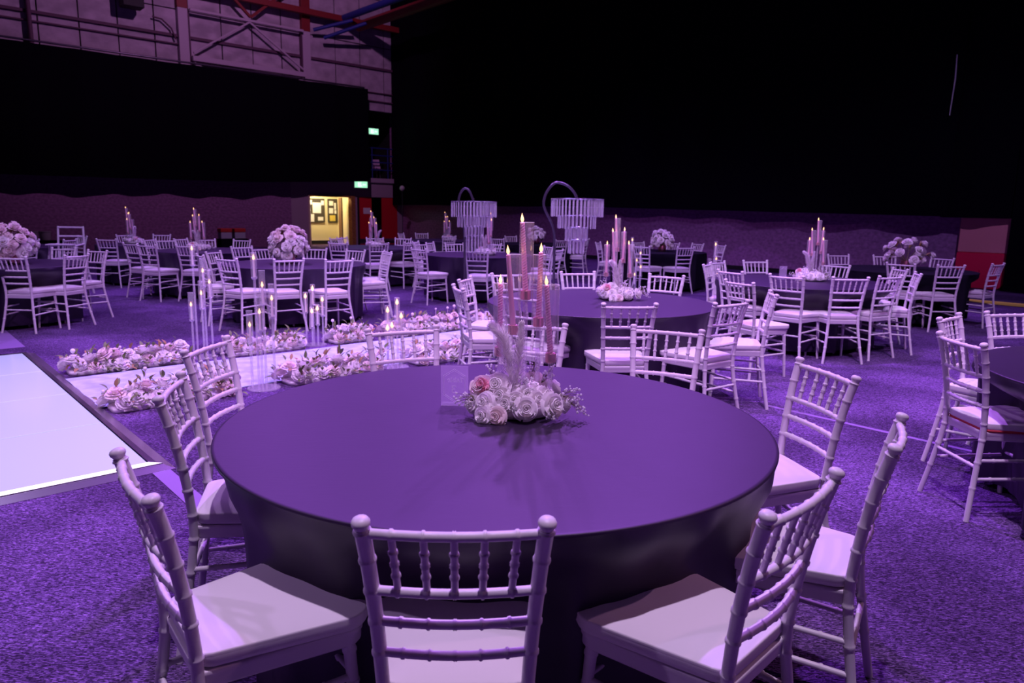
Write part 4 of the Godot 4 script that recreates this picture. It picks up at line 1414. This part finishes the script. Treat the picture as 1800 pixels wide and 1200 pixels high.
# ------------------------------------------------------------------ what stands where
# x, z, turn, table, label
const CHAIRS := [
	[-0.114, -1.527, -3.109, 0, "white chair at near side of the large front table, middle one"],
	[-0.706, -1.683, 2.236, 0, "white chair at near side of the large front table, left one"],
	[0.515, -1.653, -2.345, 0, "white chair at near side of the large front table, right one"],
	[1.085, -2.817, -1.368, 0, "white chair at right side of the large front table, farther one"],
	[0.949, -2.097, -2.106, 0, "white chair at right side of the large front table, nearer one"],
	[-0.976, -2.441, 1.82, 0, "white chair at left side of the large front table, nearer one"],
	[-1.171, -3.142, 1.474, 0, "white chair at left side of the large front table, farther one"],
	[-0.483, -3.509, 0.452, 0, "white chair at far side of the large front table, left one"],
	[0.76, -3.642, -0.392, 0, "white chair at far side of the large front table, right one"],
	[2.511, -3.655, 1.578, 2, "white chair at left side of the table cut by right edge, nearer one"],
	[2.906, -4.375, 0.74, 2, "white chair at left side of the table cut by right edge, farther one"],
	[3.379, -4.595, 0.237, 2, "white chair at far side of the table cut by right edge"],
	[0.781, -5.069, -3.04, 1, "white chair at near side of the candle table behind front table, middle one"],
	[1.443, -5.248, -2.509, 1, "white chair at near side of the candle table behind front table, right one"],
	[1.898, -5.787, -1.775, 1, "white chair at right side of the candle table behind front table"],
	[0.056, -3.758, -0.302, 0, "white chair at far side of the large front table, middle one"],
	[-0.256, -5.881, 1.86, 1, "white chair at left side of the candle table behind front table, nearer one"],
	[-0.249, -6.553, 1.347, 1, "white chair at left side of the candle table behind front table, farther one"],
	[0.044, -7.056, 0.496, 1, "white chair at far side of the candle table behind front table, left one"],
	[0.727, -7.338, 0.251, 1, "white chair at far side of the candle table behind front table, middle one"],
	[1.45, -7.151, -0.598, 1, "white chair at far side of the candle table behind front table, right one"],
	[2.625, -9.035, 1.093, 3, "white chair at left side of the table with small frosted card, nearer one"],
	[2.3, -6.822, 2.017, 3, "white chair at near side of the table with small frosted card, second from the left"],
	[2.865, -9.467, 0.817, 3, "white chair at left side of the table with small frosted card, farther one"],
	[2.595, -8.132, 2.064, 3, "white chair at near side of the table with small frosted card, leftmost"],
	[3.4, -9.805, 0.248, 3, "white chair at far side of the table with small frosted card, left one"],
	[3.004, -7.659, 2.328, 3, "white chair at near side of the table with small frosted card, third from the left"],
	[3.468, -7.589, -3.115, 3, "white chair at near side of the table with small frosted card, rightmost"],
	[3.938, -7.853, -2.655, 3, "white chair at right side of the table with small frosted card, nearest one"],
	[4.4, -8.22, -1.92, 3, "white chair at right side of the table with small frosted card, middle one"],
	[4.034, -9.249, -0.939, 3, "white chair at far side of the table with small frosted card, right one"],
	[4.56, -8.87, -1.62, 3, "white chair at right side of the table with small frosted card, farthest one"],
	[5.461, -10.015, 2.266, 4, "white chair at near side of the black table beside red wall mats, left one"],
	[5.424, -11.826, 0.117, 4, "white chair at left side of the black table beside red wall mats"],
	[6.137, -11.758, 0.004, 4, "white chair at far side of the black table beside red wall mats, left one"],
	[6.641, -11.394, -1.108, 4, "white chair at far side of the black table beside red wall mats, right one"],
	[5.861, -9.863, -3.1, 4, "white chair at near side of the black table beside red wall mats, right one"],
	[6.731, -10.347, -2.536, 4, "white chair at right side of the black table beside red wall mats"],
	[2.618, -14.204, 2.38, 5, "white chair at near side of the far black table with rose ball, left one"],
	[3.245, -14.103, -2.78, 5, "white chair at near side of the far black table with rose ball, right one"],
	[2.92, -16.1, 0.675, 5, "white chair at far side of the far black table with rose ball, left one"],
	[3.392, -16.015, -1.023, 5, "white chair at far side of the far black table with rose ball, middle one"],
	[3.86, -15.78, -1.1, 5, "white chair at far side of the far black table with rose ball, right one"],
	[4.169, -15.166, -1.365, 5, "white chair at right side of the far black table with rose ball"],
	[2.007, -15.591, 1.18, 5, "white chair at left side of the far black table with rose ball"],
	[-1.412, -11.901, 2.38, 6, "white chair at near side of the table beside left chandelier, left one"],
	[-1.79, -14.6, 1.37, 6, "white chair at far side of the table beside left chandelier, leftmost"],
	[-1.46, -14.2, 1.28, 6, "white chair at far side of the table beside left chandelier, second from the left"],
	[-1.08, -13.857, 0.364, 6, "white chair at far side of the table beside left chandelier, third from the left"],
	[-0.55, -11.586, 2.976, 6, "white chair at near side of the table beside left chandelier, right one"],
	[-0.497, -13.947, -0.541, 6, "white chair at far side of the table beside left chandelier, rightmost"],
	[0.585, -12.233, -2.041, 6, "white chair at right side of the table beside left chandelier, nearer one"],
	[0.469, -13.261, -1.14, 6, "white chair at right side of the table beside left chandelier, farther one"],
	[-1.566, -13.393, 1.055, 6, "white chair at left side of the table beside left chandelier"],
	[-3.904, -9.466, 2.202, 7, "white chair at left side of the pink bouquet table, nearer one"],
	[-3.992, -10.041, 1.432, 7, "white chair at left side of the pink bouquet table, farther one"],
	[-3.387, -8.918, 2.626, 7, "white chair at near side of the pink bouquet table, left one"],
	[-2.854, -8.945, -2.487, 7, "white chair at near side of the pink bouquet table, middle one"],
	[-2.274, -9.039, -2.425, 7, "white chair at near side of the pink bouquet table, right one"],
	[-1.998, -10.343, -1.052, 7, "white chair at right side of the pink bouquet table, nearer one"],
	[-2.066, -10.771, -1.114, 7, "white chair at right side of the pink bouquet table, farther one"],
	[-2.52, -10.92, -0.52, 7, "white chair at far side of the pink bouquet table, rightmost"],
	[-4.175, -11.4, 0.932, 7, "white chair at far side of the pink bouquet table, leftmost"],
	[-3.692, -10.982, 1.033, 7, "white chair at far side of the pink bouquet table, second from the left"],
	[-3.117, -11.135, -0.016, 7, "white chair at far side of the pink bouquet table, third from the left"],
	[-6.237, -12.115, 2.669, 8, "white chair at left side of the table left of pink bouquet"],
	[-5.817, -11.741, 2.849, 8, "white chair at near side of the table left of pink bouquet, left one"],
	[-6.651, -13.588, 1.431, 8, "white chair at far side of the table left of pink bouquet, leftmost"],
	[-6.299, -13.297, 0.89, 8, "white chair at far side of the table left of pink bouquet, second from the left"],
	[-6.285, -14.027, 1.305, 8, "white chair at far side of the table left of pink bouquet, third from the left"],
	[-5.211, -11.784, 2.965, 8, "white chair at near side of the table left of pink bouquet, right one"],
	[-5.807, -13.841, 0.8, 8, "white chair at far side of the table left of pink bouquet, fourth from the left"],
	[-5.311, -13.845, -0.236, 8, "white chair at far side of the table left of pink bouquet, rightmost"],
	[-5.864, -8.611, 3.096, 9, "white chair at near side of the white bouquet table at left edge, left one"],
	[-5.614, -8.995, -1.781, 9, "white chair at near side of the white bouquet table at left edge, right one"],
	[-5.795, -9.743, -0.396, 9, "white chair at right side of the white bouquet table at left edge"],
	[-6.458, -10.133, -0.128, 9, "white chair at far side of the white bouquet table at left edge"],
	[-8.64, -12.68, -1.63, 14, "white chair at near side of the far-left table behind white bouquet, left one"],
	[-8.169, -13.006, -1.572, 14, "white chair at near side of the far-left table behind white bouquet, right one"],
	[-8.757, -14.361, -0.621, 14, "white chair at right side of the far-left table behind white bouquet"],
	[-7.537, -13.598, 3.11, 10, "white chair at near side of the far-left candle table by dark wall"],
	[-8.2, -15.49, 1.071, 10, "white chair at far side of the far-left candle table by dark wall, left one"],
	[-7.778, -15.865, 0.099, 10, "white chair at far side of the far-left candle table by dark wall, right one"],
	[-3.239, -13.707, 2.92, 11, "white chair at near side of the candle table before red doors, left one"],
	[-3.677, -15.598, 1.077, 11, "white chair at far side of the candle table before red doors, leftmost"],
	[-2.618, -13.753, -2.63, 11, "white chair at near side of the candle table before red doors, middle one"],
	[-2.507, -16.064, -0.152, 11, "white chair at far side of the candle table before red doors, rightmost"],
	[-2.168, -14.37, -2.218, 11, "white chair at near side of the candle table before red doors, right one"],
	[-3.062, -15.983, 0.175, 11, "white chair at far side of the candle table before red doors, third from the left"],
	[-3.648, -16.099, 1.176, 11, "white chair at far side of the candle table before red doors, second from the left"],
	[-2.874, -19.652, 1.312, 12, "white chair at left side of the farthest candle table left of chandeliers"],
	[-2.482, -20.063, 0.455, 12, "white chair at far side of the farthest candle table left of chandeliers"],
	[-1.711, -18.151, -2.485, 12, "white chair at near side of the farthest candle table left of chandeliers"],
	[-0.285, -17.235, 2.596, 13, "white chair at near side of the farthest table behind right chandelier, left one"],
	[0.04, -18.83, 0.655, 13, "white chair at far side of the farthest table behind right chandelier"],
	[0.994, -16.876, -2.474, 13, "white chair at near side of the farthest table behind right chandelier, right one"],
	[1.611, -17.711, -1.893, 13, "white chair at right side of the farthest table behind right chandelier"],
	[0.17, -5.42, 2.5, 1, "white chair at near side of the candle table behind front table, left one"],
]
# x, z, black cloth, phrase
const TABLES := [
	[-0.049, -2.558, false, "large front table"],
	[0.764, -6.209, false, "candle table behind front table"],
	[3.388, -3.379, false, "table cut by right edge"],
	[3.429, -8.566, false, "table with small frosted card"],
	[5.881, -10.867, true, "black table beside red wall mats"],
	[3.017, -15.088, true, "far black table with rose ball"],
	[-0.634, -12.963, false, "table beside left chandelier"],
	[-3.053, -10.045, false, "pink bouquet table"],
	[-5.423, -12.923, false, "table left of pink bouquet"],
	[-6.578, -9.199, false, "white bouquet table at left edge"],
	[-7.427, -14.763, false, "far-left candle table by dark wall"],
	[-2.890, -14.963, false, "candle table before red doors"],
	[-1.997, -19.148, false, "farthest candle table left of chandeliers"],
	[0.523, -17.952, true, "farthest table behind right chandelier"],
	[-9.390, -13.210, false, "far-left table behind white bouquet"],
]


func furniture() -> void:
	for i in 3:
		store["rose%d" % i] = rose(31 + i)
	for i in 2:
		store["peony%d" % i] = peony(41 + i)
	for i in TABLES.size():
		var q: Array = TABLES[i]
		var dents := []
		for c in CHAIRS:
			if c[3] == i:
				var d := Vector2(c[0] - q[0], c[1] - q[1])
				if d.length() < 1.32:
					dents.append([d.angle(), d.length()])
		make_table(q[0], q[1], q[3])
		var cl := part("tablecloth", make_cloth(q[0], q[1], dents, 50 + i, 0.05, 0.07 if i == 0 else 0.04, q[2]), M.black_cloth if q[2] else M.cloth, self, tx(q[0], 0, q[1]))
		tag(cl, ("black" if q[2] else "dark purple") + " floor-length tablecloth on the " + q[3], "tablecloth")
	chair_near = make_chair(true)
	chair_far = make_chair(false)
	for i in CHAIRS.size():
		var c: Array = CHAIRS[i]
		var o := dup(chair_near if c[3] < 3 else chair_far, c[4], Vector3(c[0], 0, c[1]), c[2], "chairs around the " + str(TABLES[c[3]][3]))
		if i == 9:
			part("red_underpad", mb().loft(seat_outline(0.162, 0.212, -0.12, 0.286, 0.05), [Vector2(0.9, 0.455), Vector2(1.0, 0.458), Vector2(1.0, 0.472), Vector2(0.9, 0.474)]).mesh(), M.red_pad, o)
	chair_near.free()
	chair_far.free()


const TABLE_RODS := [
	[0.032, -0.080, 0.389, 0.028, 0.296, 0.28, Vector3(-0.062, 0, 0)],
	[-0.014, -0.030, 0.260, 0.027, 0.306, 0.29, Vector3(-0.080, 0, 0)],
	[0.082, -0.050, 0.289, 0.026, 0.276, 0.27, Vector3(0.017, 0, 0)],
	[-0.066, -0.080, 0.165, 0.026, 0.286, 0.27, Vector3(0.0, 0, 0)],
	[0.130, 0.010, 0.161, 0.028, 0.296, 0.28, Vector3(-0.078, 0, 0)],
]
const TALL_RODS := [
	[-0.057, -0.05, 0.925, 0.026, 0.20, 0.14, Vector3.ZERO],
	[0.044, 0.06, 0.72, 0.026, 0.27, 0.13, Vector3.ZERO],
	[0.091, -0.02, 0.60, 0.026, 0.27, 0.13, Vector3.ZERO],
	[0.02, 0.085, 0.50, 0.026, 0.27, 0.13, Vector3.ZERO],
	[-0.086, 0.03, 0.38, 0.026, 0.27, 0.13, Vector3.ZERO],
]
const LOW_RODS := [
	[-0.01, -0.04, 0.44, 0.026, 0.22, 0.15, Vector3.ZERO],
	[-0.095, 0.0, 0.36, 0.026, 0.22, 0.15, Vector3.ZERO],
	[0.085, 0.02, 0.32, 0.026, 0.22, 0.15, Vector3.ZERO],
	[0.02, 0.08, 0.23, 0.026, 0.22, 0.15, Vector3.ZERO],
	[-0.04, 0.075, 0.20, 0.026, 0.22, 0.15, Vector3.ZERO],
]


func details() -> void:
	var lit_all := [true, true, true, true, true]
	arrangement(Vector3(0.018, TABLE_TOP, -2.68), 0, "white flower ring in low bowl on the large front table", true)
	candle_stand(Vector3(0.018, TABLE_TOP + 0.03, -2.69), 0, TABLE_RODS, 0.138, true, false, "clear five-arm candle stand with copper cups on the large front table", "on the large front table", [true, true, true, true, true], true)
	arrangement(Vector3(0.93, TABLE_TOP, -6.44), 0.35, "white flower ring in low bowl on the candle table behind front table", false)
	candle_stand(Vector3(0.93, TABLE_TOP + 0.03, -6.45), 0.35, TABLE_RODS, 0.138, true, false, "clear five-arm candle stand with copper cups on the candle table behind front table", "on the candle table behind front table", [true, true, true, true, true], true)
	arrangement(Vector3(3.6, TABLE_TOP, -8.69), -0.6, "white flower ring in low bowl on the table with small frosted card", false)
	candle_stand(Vector3(3.6, TABLE_TOP + 0.03, -8.7), -0.6, TABLE_RODS, 0.138, true, false, "clear five-arm candle stand with copper cups on the table with small frosted card", "on the table with small frosted card", [true, true, true, true, true], false)
	arrangement(Vector3(-5.64, TABLE_TOP, -12.89), 0.9, "white flower ring in low bowl on the table left of pink bouquet", false)
	candle_stand(Vector3(-5.64, TABLE_TOP + 0.03, -12.9), 0.9, TABLE_RODS, 0.138, true, false, "clear five-arm candle stand with copper cups on the table left of pink bouquet", "on the table left of pink bouquet", [true, true, true, true, true], false)
	arrangement(Vector3(-7.78, TABLE_TOP, -14.79), 2.0, "white flower ring in low bowl on the far-left candle table by dark wall", false)
	candle_stand(Vector3(-7.78, TABLE_TOP + 0.03, -14.8), 2.0, TABLE_RODS, 0.138, true, false, "clear five-arm candle stand with copper cups on the far-left candle table by dark wall", "on the far-left candle table by dark wall", [true, true, true, true, false], false)
	arrangement(Vector3(-2.85, TABLE_TOP, -14.95), 2.8, "white flower ring in low bowl on the candle table before red doors", false)
	candle_stand(Vector3(-2.85, TABLE_TOP + 0.03, -14.96), 2.8, TABLE_RODS, 0.138, true, false, "clear five-arm candle stand with copper cups on the candle table before red doors", "on the candle table before red doors", [true, true, true, true, true], false)
	arrangement(Vector3(-1.73, TABLE_TOP, -19.09), 1.3, "white flower ring in low bowl on the farthest candle table left of chandeliers", false)
	candle_stand(Vector3(-1.73, TABLE_TOP + 0.03, -19.1), 1.3, TABLE_RODS, 0.138, true, false, "clear five-arm candle stand with copper cups on the farthest candle table left of chandeliers", "on the farthest candle table left of chandeliers", [true, true, true, true, true], false)
	arrangement(Vector3(-0.48, TABLE_TOP, -12.89), -1.2, "white flower ring in low bowl on the table beside left chandelier", false)
	candle_stand(Vector3(-0.48, TABLE_TOP + 0.03, -12.9), -1.2, TABLE_RODS, 0.138, true, false, "clear five-arm candle stand with copper cups on the table beside left chandelier", "on the table beside left chandelier", [true, false, true, false, false], false)
	bouquet(Vector3(-3.14, TABLE_TOP, -10.1), 0.4, 0.27, 1.12, 1, "tall dome of white roses topped with pink ones on the pink bouquet table", 67, 42, 0.15)
	bouquet(Vector3(-6.4, TABLE_TOP, -9.2), 0.4, 0.29, 1.0, 2, "white and blush rose bouquet on the white bouquet table at left edge", 69, 42, 0.15)
	bouquet(Vector3(5.93, TABLE_TOP, -10.9), 0.4, 0.36, 0.8, 0, "loose white rose bouquet with visible stems on the black table beside red wall mats", 64, 17, 0.35)
	bouquet(Vector3(3.1, TABLE_TOP, -15.1), 0.4, 0.26, 1.0, 0, "round white rose ball on the far black table with rose ball", 65, 26, 0.25)
	bouquet(Vector3(0.56, TABLE_TOP, -17.95), 0.4, 0.24, 1.0, 0, "small pale rose bouquet on the farthest table behind right chandelier", 73, 18, 0.3)
	# along the aisle
	for q in [[1.30, -0.26, true, 0.3, "aisle stand, far row, nearest dance floor"], [1.24, 1.36, true, 0.0, "aisle stand, near row, nearest dance floor"], [2.52, -0.22, false, 0.4, "aisle stand, far row, second from dance floor"], [2.58, 1.34, false, -0.5, "aisle stand, near row, behind front-table chair"], [8.20, -0.20, true, 1.0, "aisle stand, far row, at far end"], [8.06, 1.36, true, 2.0, "aisle stand, near row, at far end"]]:
		candle_stand(ap(q[0], q[1]), q[3], TALL_RODS if q[2] else LOW_RODS, 0.137 if q[2] else 0.125, false, true, ("tall" if q[2] else "low") + " clear glass-topped " + q[4], "of " + ("tall " if q[2] else "low ") + q[4], lit_all, false)
	var ord := ["first", "second", "third", "fourth", "fifth", "sixth", "seventh"]
	var k := 0
	for q in [[0.06, 1.12], [1.50, 2.36], [2.68, 3.24], [3.40, 4.60], [4.85, 5.95], [6.2, 7.9]]:
		garland(q[0], q[1], -0.20, 70 + k, "%s garland of white and blush roses from the dance floor, far side of the aisle" % ord[k])
		k += 1
	k = 0
	for q in [[0.04, 1.02], [1.42, 2.42], [2.76, 3.9], [4.1, 5.2], [5.4, 6.5], [6.7, 7.85]]:
		garland(q[0], q[1], 1.34, 90 + k, "%s garland of white and blush roses from the dance floor, near side of the aisle" % ord[k])
		k += 1
	chandelier([Vector3(0.536, 1.048, -9.5), Vector3(0.511, 1.326, -9.5), Vector3(0.409, 1.537, -9.5), Vector3(0.381, 1.648, -9.5), Vector3(0.418, 1.778, -9.5), Vector3(0.504, 1.886, -9.5), Vector3(0.577, 1.901, -9.5), Vector3(0.688, 1.862, -9.5), Vector3(0.772, 1.782, -9.5), Vector3(0.811, 1.705, -9.5)], Vector3(0.53, 0, -9.5), Vector3(0.82, 1.70, -9.5), [[0.335, -0.005, -0.225], [0.245, -0.215, -0.375], [0.145, -0.365, -0.535], [0.105, -0.525, -0.70]], "four-tier crystal chandelier hanging from the right gooseneck pole", "black gooseneck pole carrying the right chandelier")
	chandelier([Vector3(-0.737, 0.922, -10.9), Vector3(-0.758, 1.315, -10.9), Vector3(-0.815, 1.556, -10.9), Vector3(-0.825, 1.703, -10.9), Vector3(-0.789, 1.806, -10.9), Vector3(-0.731, 1.854, -10.9), Vector3(-0.665, 1.808, -10.9), Vector3(-0.610, 1.675, -10.9)], Vector3(-0.735, 0, -10.9), Vector3(-0.600, 1.665, -10.9), [[0.335, -0.005, -0.225], [0.245, -0.215, -0.375], [0.145, -0.365, -0.515], [0.115, -0.505, -0.745]], "four-tier crystal chandelier hanging from the left gooseneck pole", "black gooseneck pole carrying the left chandelier")
	card(Vector3(-0.221, TABLE_TOP, -2.722), -0.06, "frosted acrylic number card lettered Table 3, left of the front candles", true)
	card(Vector3(3.28, TABLE_TOP, -8.75), 0.3, "small frosted card left of the candles on the table at right", false)
	high_chair()
	tubs_and_crates()


func card(at: Vector3, turn: float, label: String, lettered: bool) -> void:
	var t := thing("table_number_card", label, "table card", at, turn)
	part("plate", boxm(0.108, 0.160, 0.004, 0.001), M.frost, t, tx(0, 0.082, 0))
	part("foot", boxm(0.108, 0.004, 0.05, 0.001), M.frost, t, tx(0, 0.002, -0.025))
	var b := mb()
	var hx_ := [Vector3(0.0, 0.066, 0), Vector3(0.044, 0.038, 0), Vector3(0.044, -0.038, 0), Vector3(0.0, -0.066, 0), Vector3(-0.044, -0.038, 0), Vector3(-0.044, 0.038, 0)]
	for i in 6:
		if i in [0, 2, 3, 5] or lettered:
			var p: Vector3 = hx_[i]
			var q: Vector3 = hx_[(i + 1) % 6]
			for w in [1.0, 0.9]:
				b.tube([p * w + Vector3(0, 0.084, 0.0026), q * w + Vector3(0, 0.084, 0.0026)], [0.0005], 4)
	part("line_work", b.mesh(), M.ink, t)
	if not lettered:
		return
	for q in [["Table", 0.024, 0.022, 0.003], ["3", 0.040, -0.016, -0.002]]:
		var tm := TextMesh.new()
		var f := SystemFont.new()
		f.font_names = PackedStringArray(["Droid Serif"])
		f.font_italic = q[0] == "Table"
		tm.font = f
		tm.text = q[0]
		tm.font_size = 64
		tm.pixel_size = q[1] / 64.0
		tm.depth = 0.0006
		part("lettering", tm, M.ink, t, Transform3D(Basis.from_scale(Vector3(-1, 1, 1)), Vector3(q[3], 0.084 + q[2], 0.0024)))


func high_chair() -> void:
	var t := thing("high_chair", "tall white high chair with two open back rails and a tray", "high chair", Vector3(-7.58, 0, -12.25), 0.15)
	for s in [1.0, -1.0]:
		part("back_post", mb().tube([Vector3(0.27 * s, 0, -0.26), Vector3(0.21 * s, 0.62, -0.16), Vector3(0.20 * s, 1.16, -0.22)], [0.02, 0.02, 0.017], 8).mesh(), M.white, t)
		part("front_leg", mb().tube([Vector3(0.27 * s, 0, 0.26), Vector3(0.2 * s, 0.84, 0.14)], [0.02, 0.017], 8).mesh(), M.white, t)
		part("arm", mb().tube([Vector3(0.205 * s, 0.86, -0.18), Vector3(0.20 * s, 0.84, 0.15)], [0.016], 8).mesh(), M.white, t)
		part("side_rail", mb().tube([Vector3(0.24 * s, 0.3, -0.21), Vector3(0.245 * s, 0.3, 0.21)], [0.013], 8).mesh(), M.white, t)
	for y in [1.14, 0.99]:
		part("back_rail", mb().tube([Vector3(-0.2, y, -0.21), Vector3(0, y, -0.225), Vector3(0.2, y, -0.21)], [0.014], 8).mesh(), M.white, t)
	part("seat", boxm(0.38, 0.03, 0.34, 0.012), M.white, t, tx(0, 0.62, 0))
	part("footrest", boxm(0.40, 0.02, 0.10, 0.008), M.white, t, tx(0, 0.32, 0.22))
	part("tray", boxm(0.40, 0.025, 0.22, 0.01), M.white, t, tx(0, 0.865, 0.2))


func skirted(xf: Transform3D, w: float, d: float, h: float, label: String) -> void:
	var t := thing("side_table", label, "side table")
	t.transform = xf
	part("tabletop", boxm(w, 0.03, d, 0.008), M.black_cloth, t, tx(0, h - 0.015, 0))
	var rows := []
	for y in [h - 0.02, h * 0.5, 0.01]:
		var row := PackedVector3Array()
		for i in 80:
			var a := TAU * i / 80
			var x := clampf(cos(a) * 1.4, -1.0, 1.0) * (w / 2 - 0.01)
			var z := clampf(sin(a) * 1.4, -1.0, 1.0) * (d / 2 - 0.01)
			var k := 1.0 + (0.02 * sin(i * 1.9) if y < h - 0.03 else 0.0)
			row.append(Vector3(x * k, y, z * k))
		rows.append(row)
	part("skirt", mb().grid(rows, true).mesh(), M.black_cloth, t)


func tubs_and_crates() -> void:
	skirted(hx(-14.45, 0, 1.1), 1.5, 0.6, 0.40, "low black side table against the dark left wall, under the grey tubs")
	var k := 0
	for x in [-14.85, -14.5, -14.15]:
		var t := thing("plastic_tub", ["left", "middle", "right"][k] + " one of three grey plastic tubs against the dark left wall", "tub")
		t.transform = hx(x, 0.40, 1.1)
		part("body", mb().lathe([Vector2(0.001, 0.0), Vector2(0.13, 0.0), Vector2(0.15, 0.02), Vector2(0.165, 0.25), Vector2(0.165, 0.28), Vector2(0.15, 0.28), Vector2(0.14, 0.05), Vector2(0.001, 0.04)], 24).mesh(), M.tub, t)
		part("rim", mb().lathe([Vector2(0.163, 0.26), Vector2(0.176, 0.265), Vector2(0.178, 0.29), Vector2(0.15, 0.29)], 24).mesh(), M.tub, t)
		k += 1
	skirted(hx(-8.35, 0, 1.5), 1.0, 0.5, 0.40, "low black side table against the left wall, under the red-lidded crates")
	k = 0
	for x in [-8.62, -8.12]:
		var t := thing("drink_crate", ["left", "right"][k] + " red-topped pale crate against the dark left wall behind the pink bouquet table", "crate")
		t.transform = hx(x, 0.40, 1.5)
		part("body", boxm(0.40, 0.24, 0.34, 0.02), M.crate_pale, t, tx(0, 0.12, 0))
		part("lid", boxm(0.42, 0.14, 0.36, 0.02), M.crate_red, t, tx(0, 0.31, 0))
		k += 1
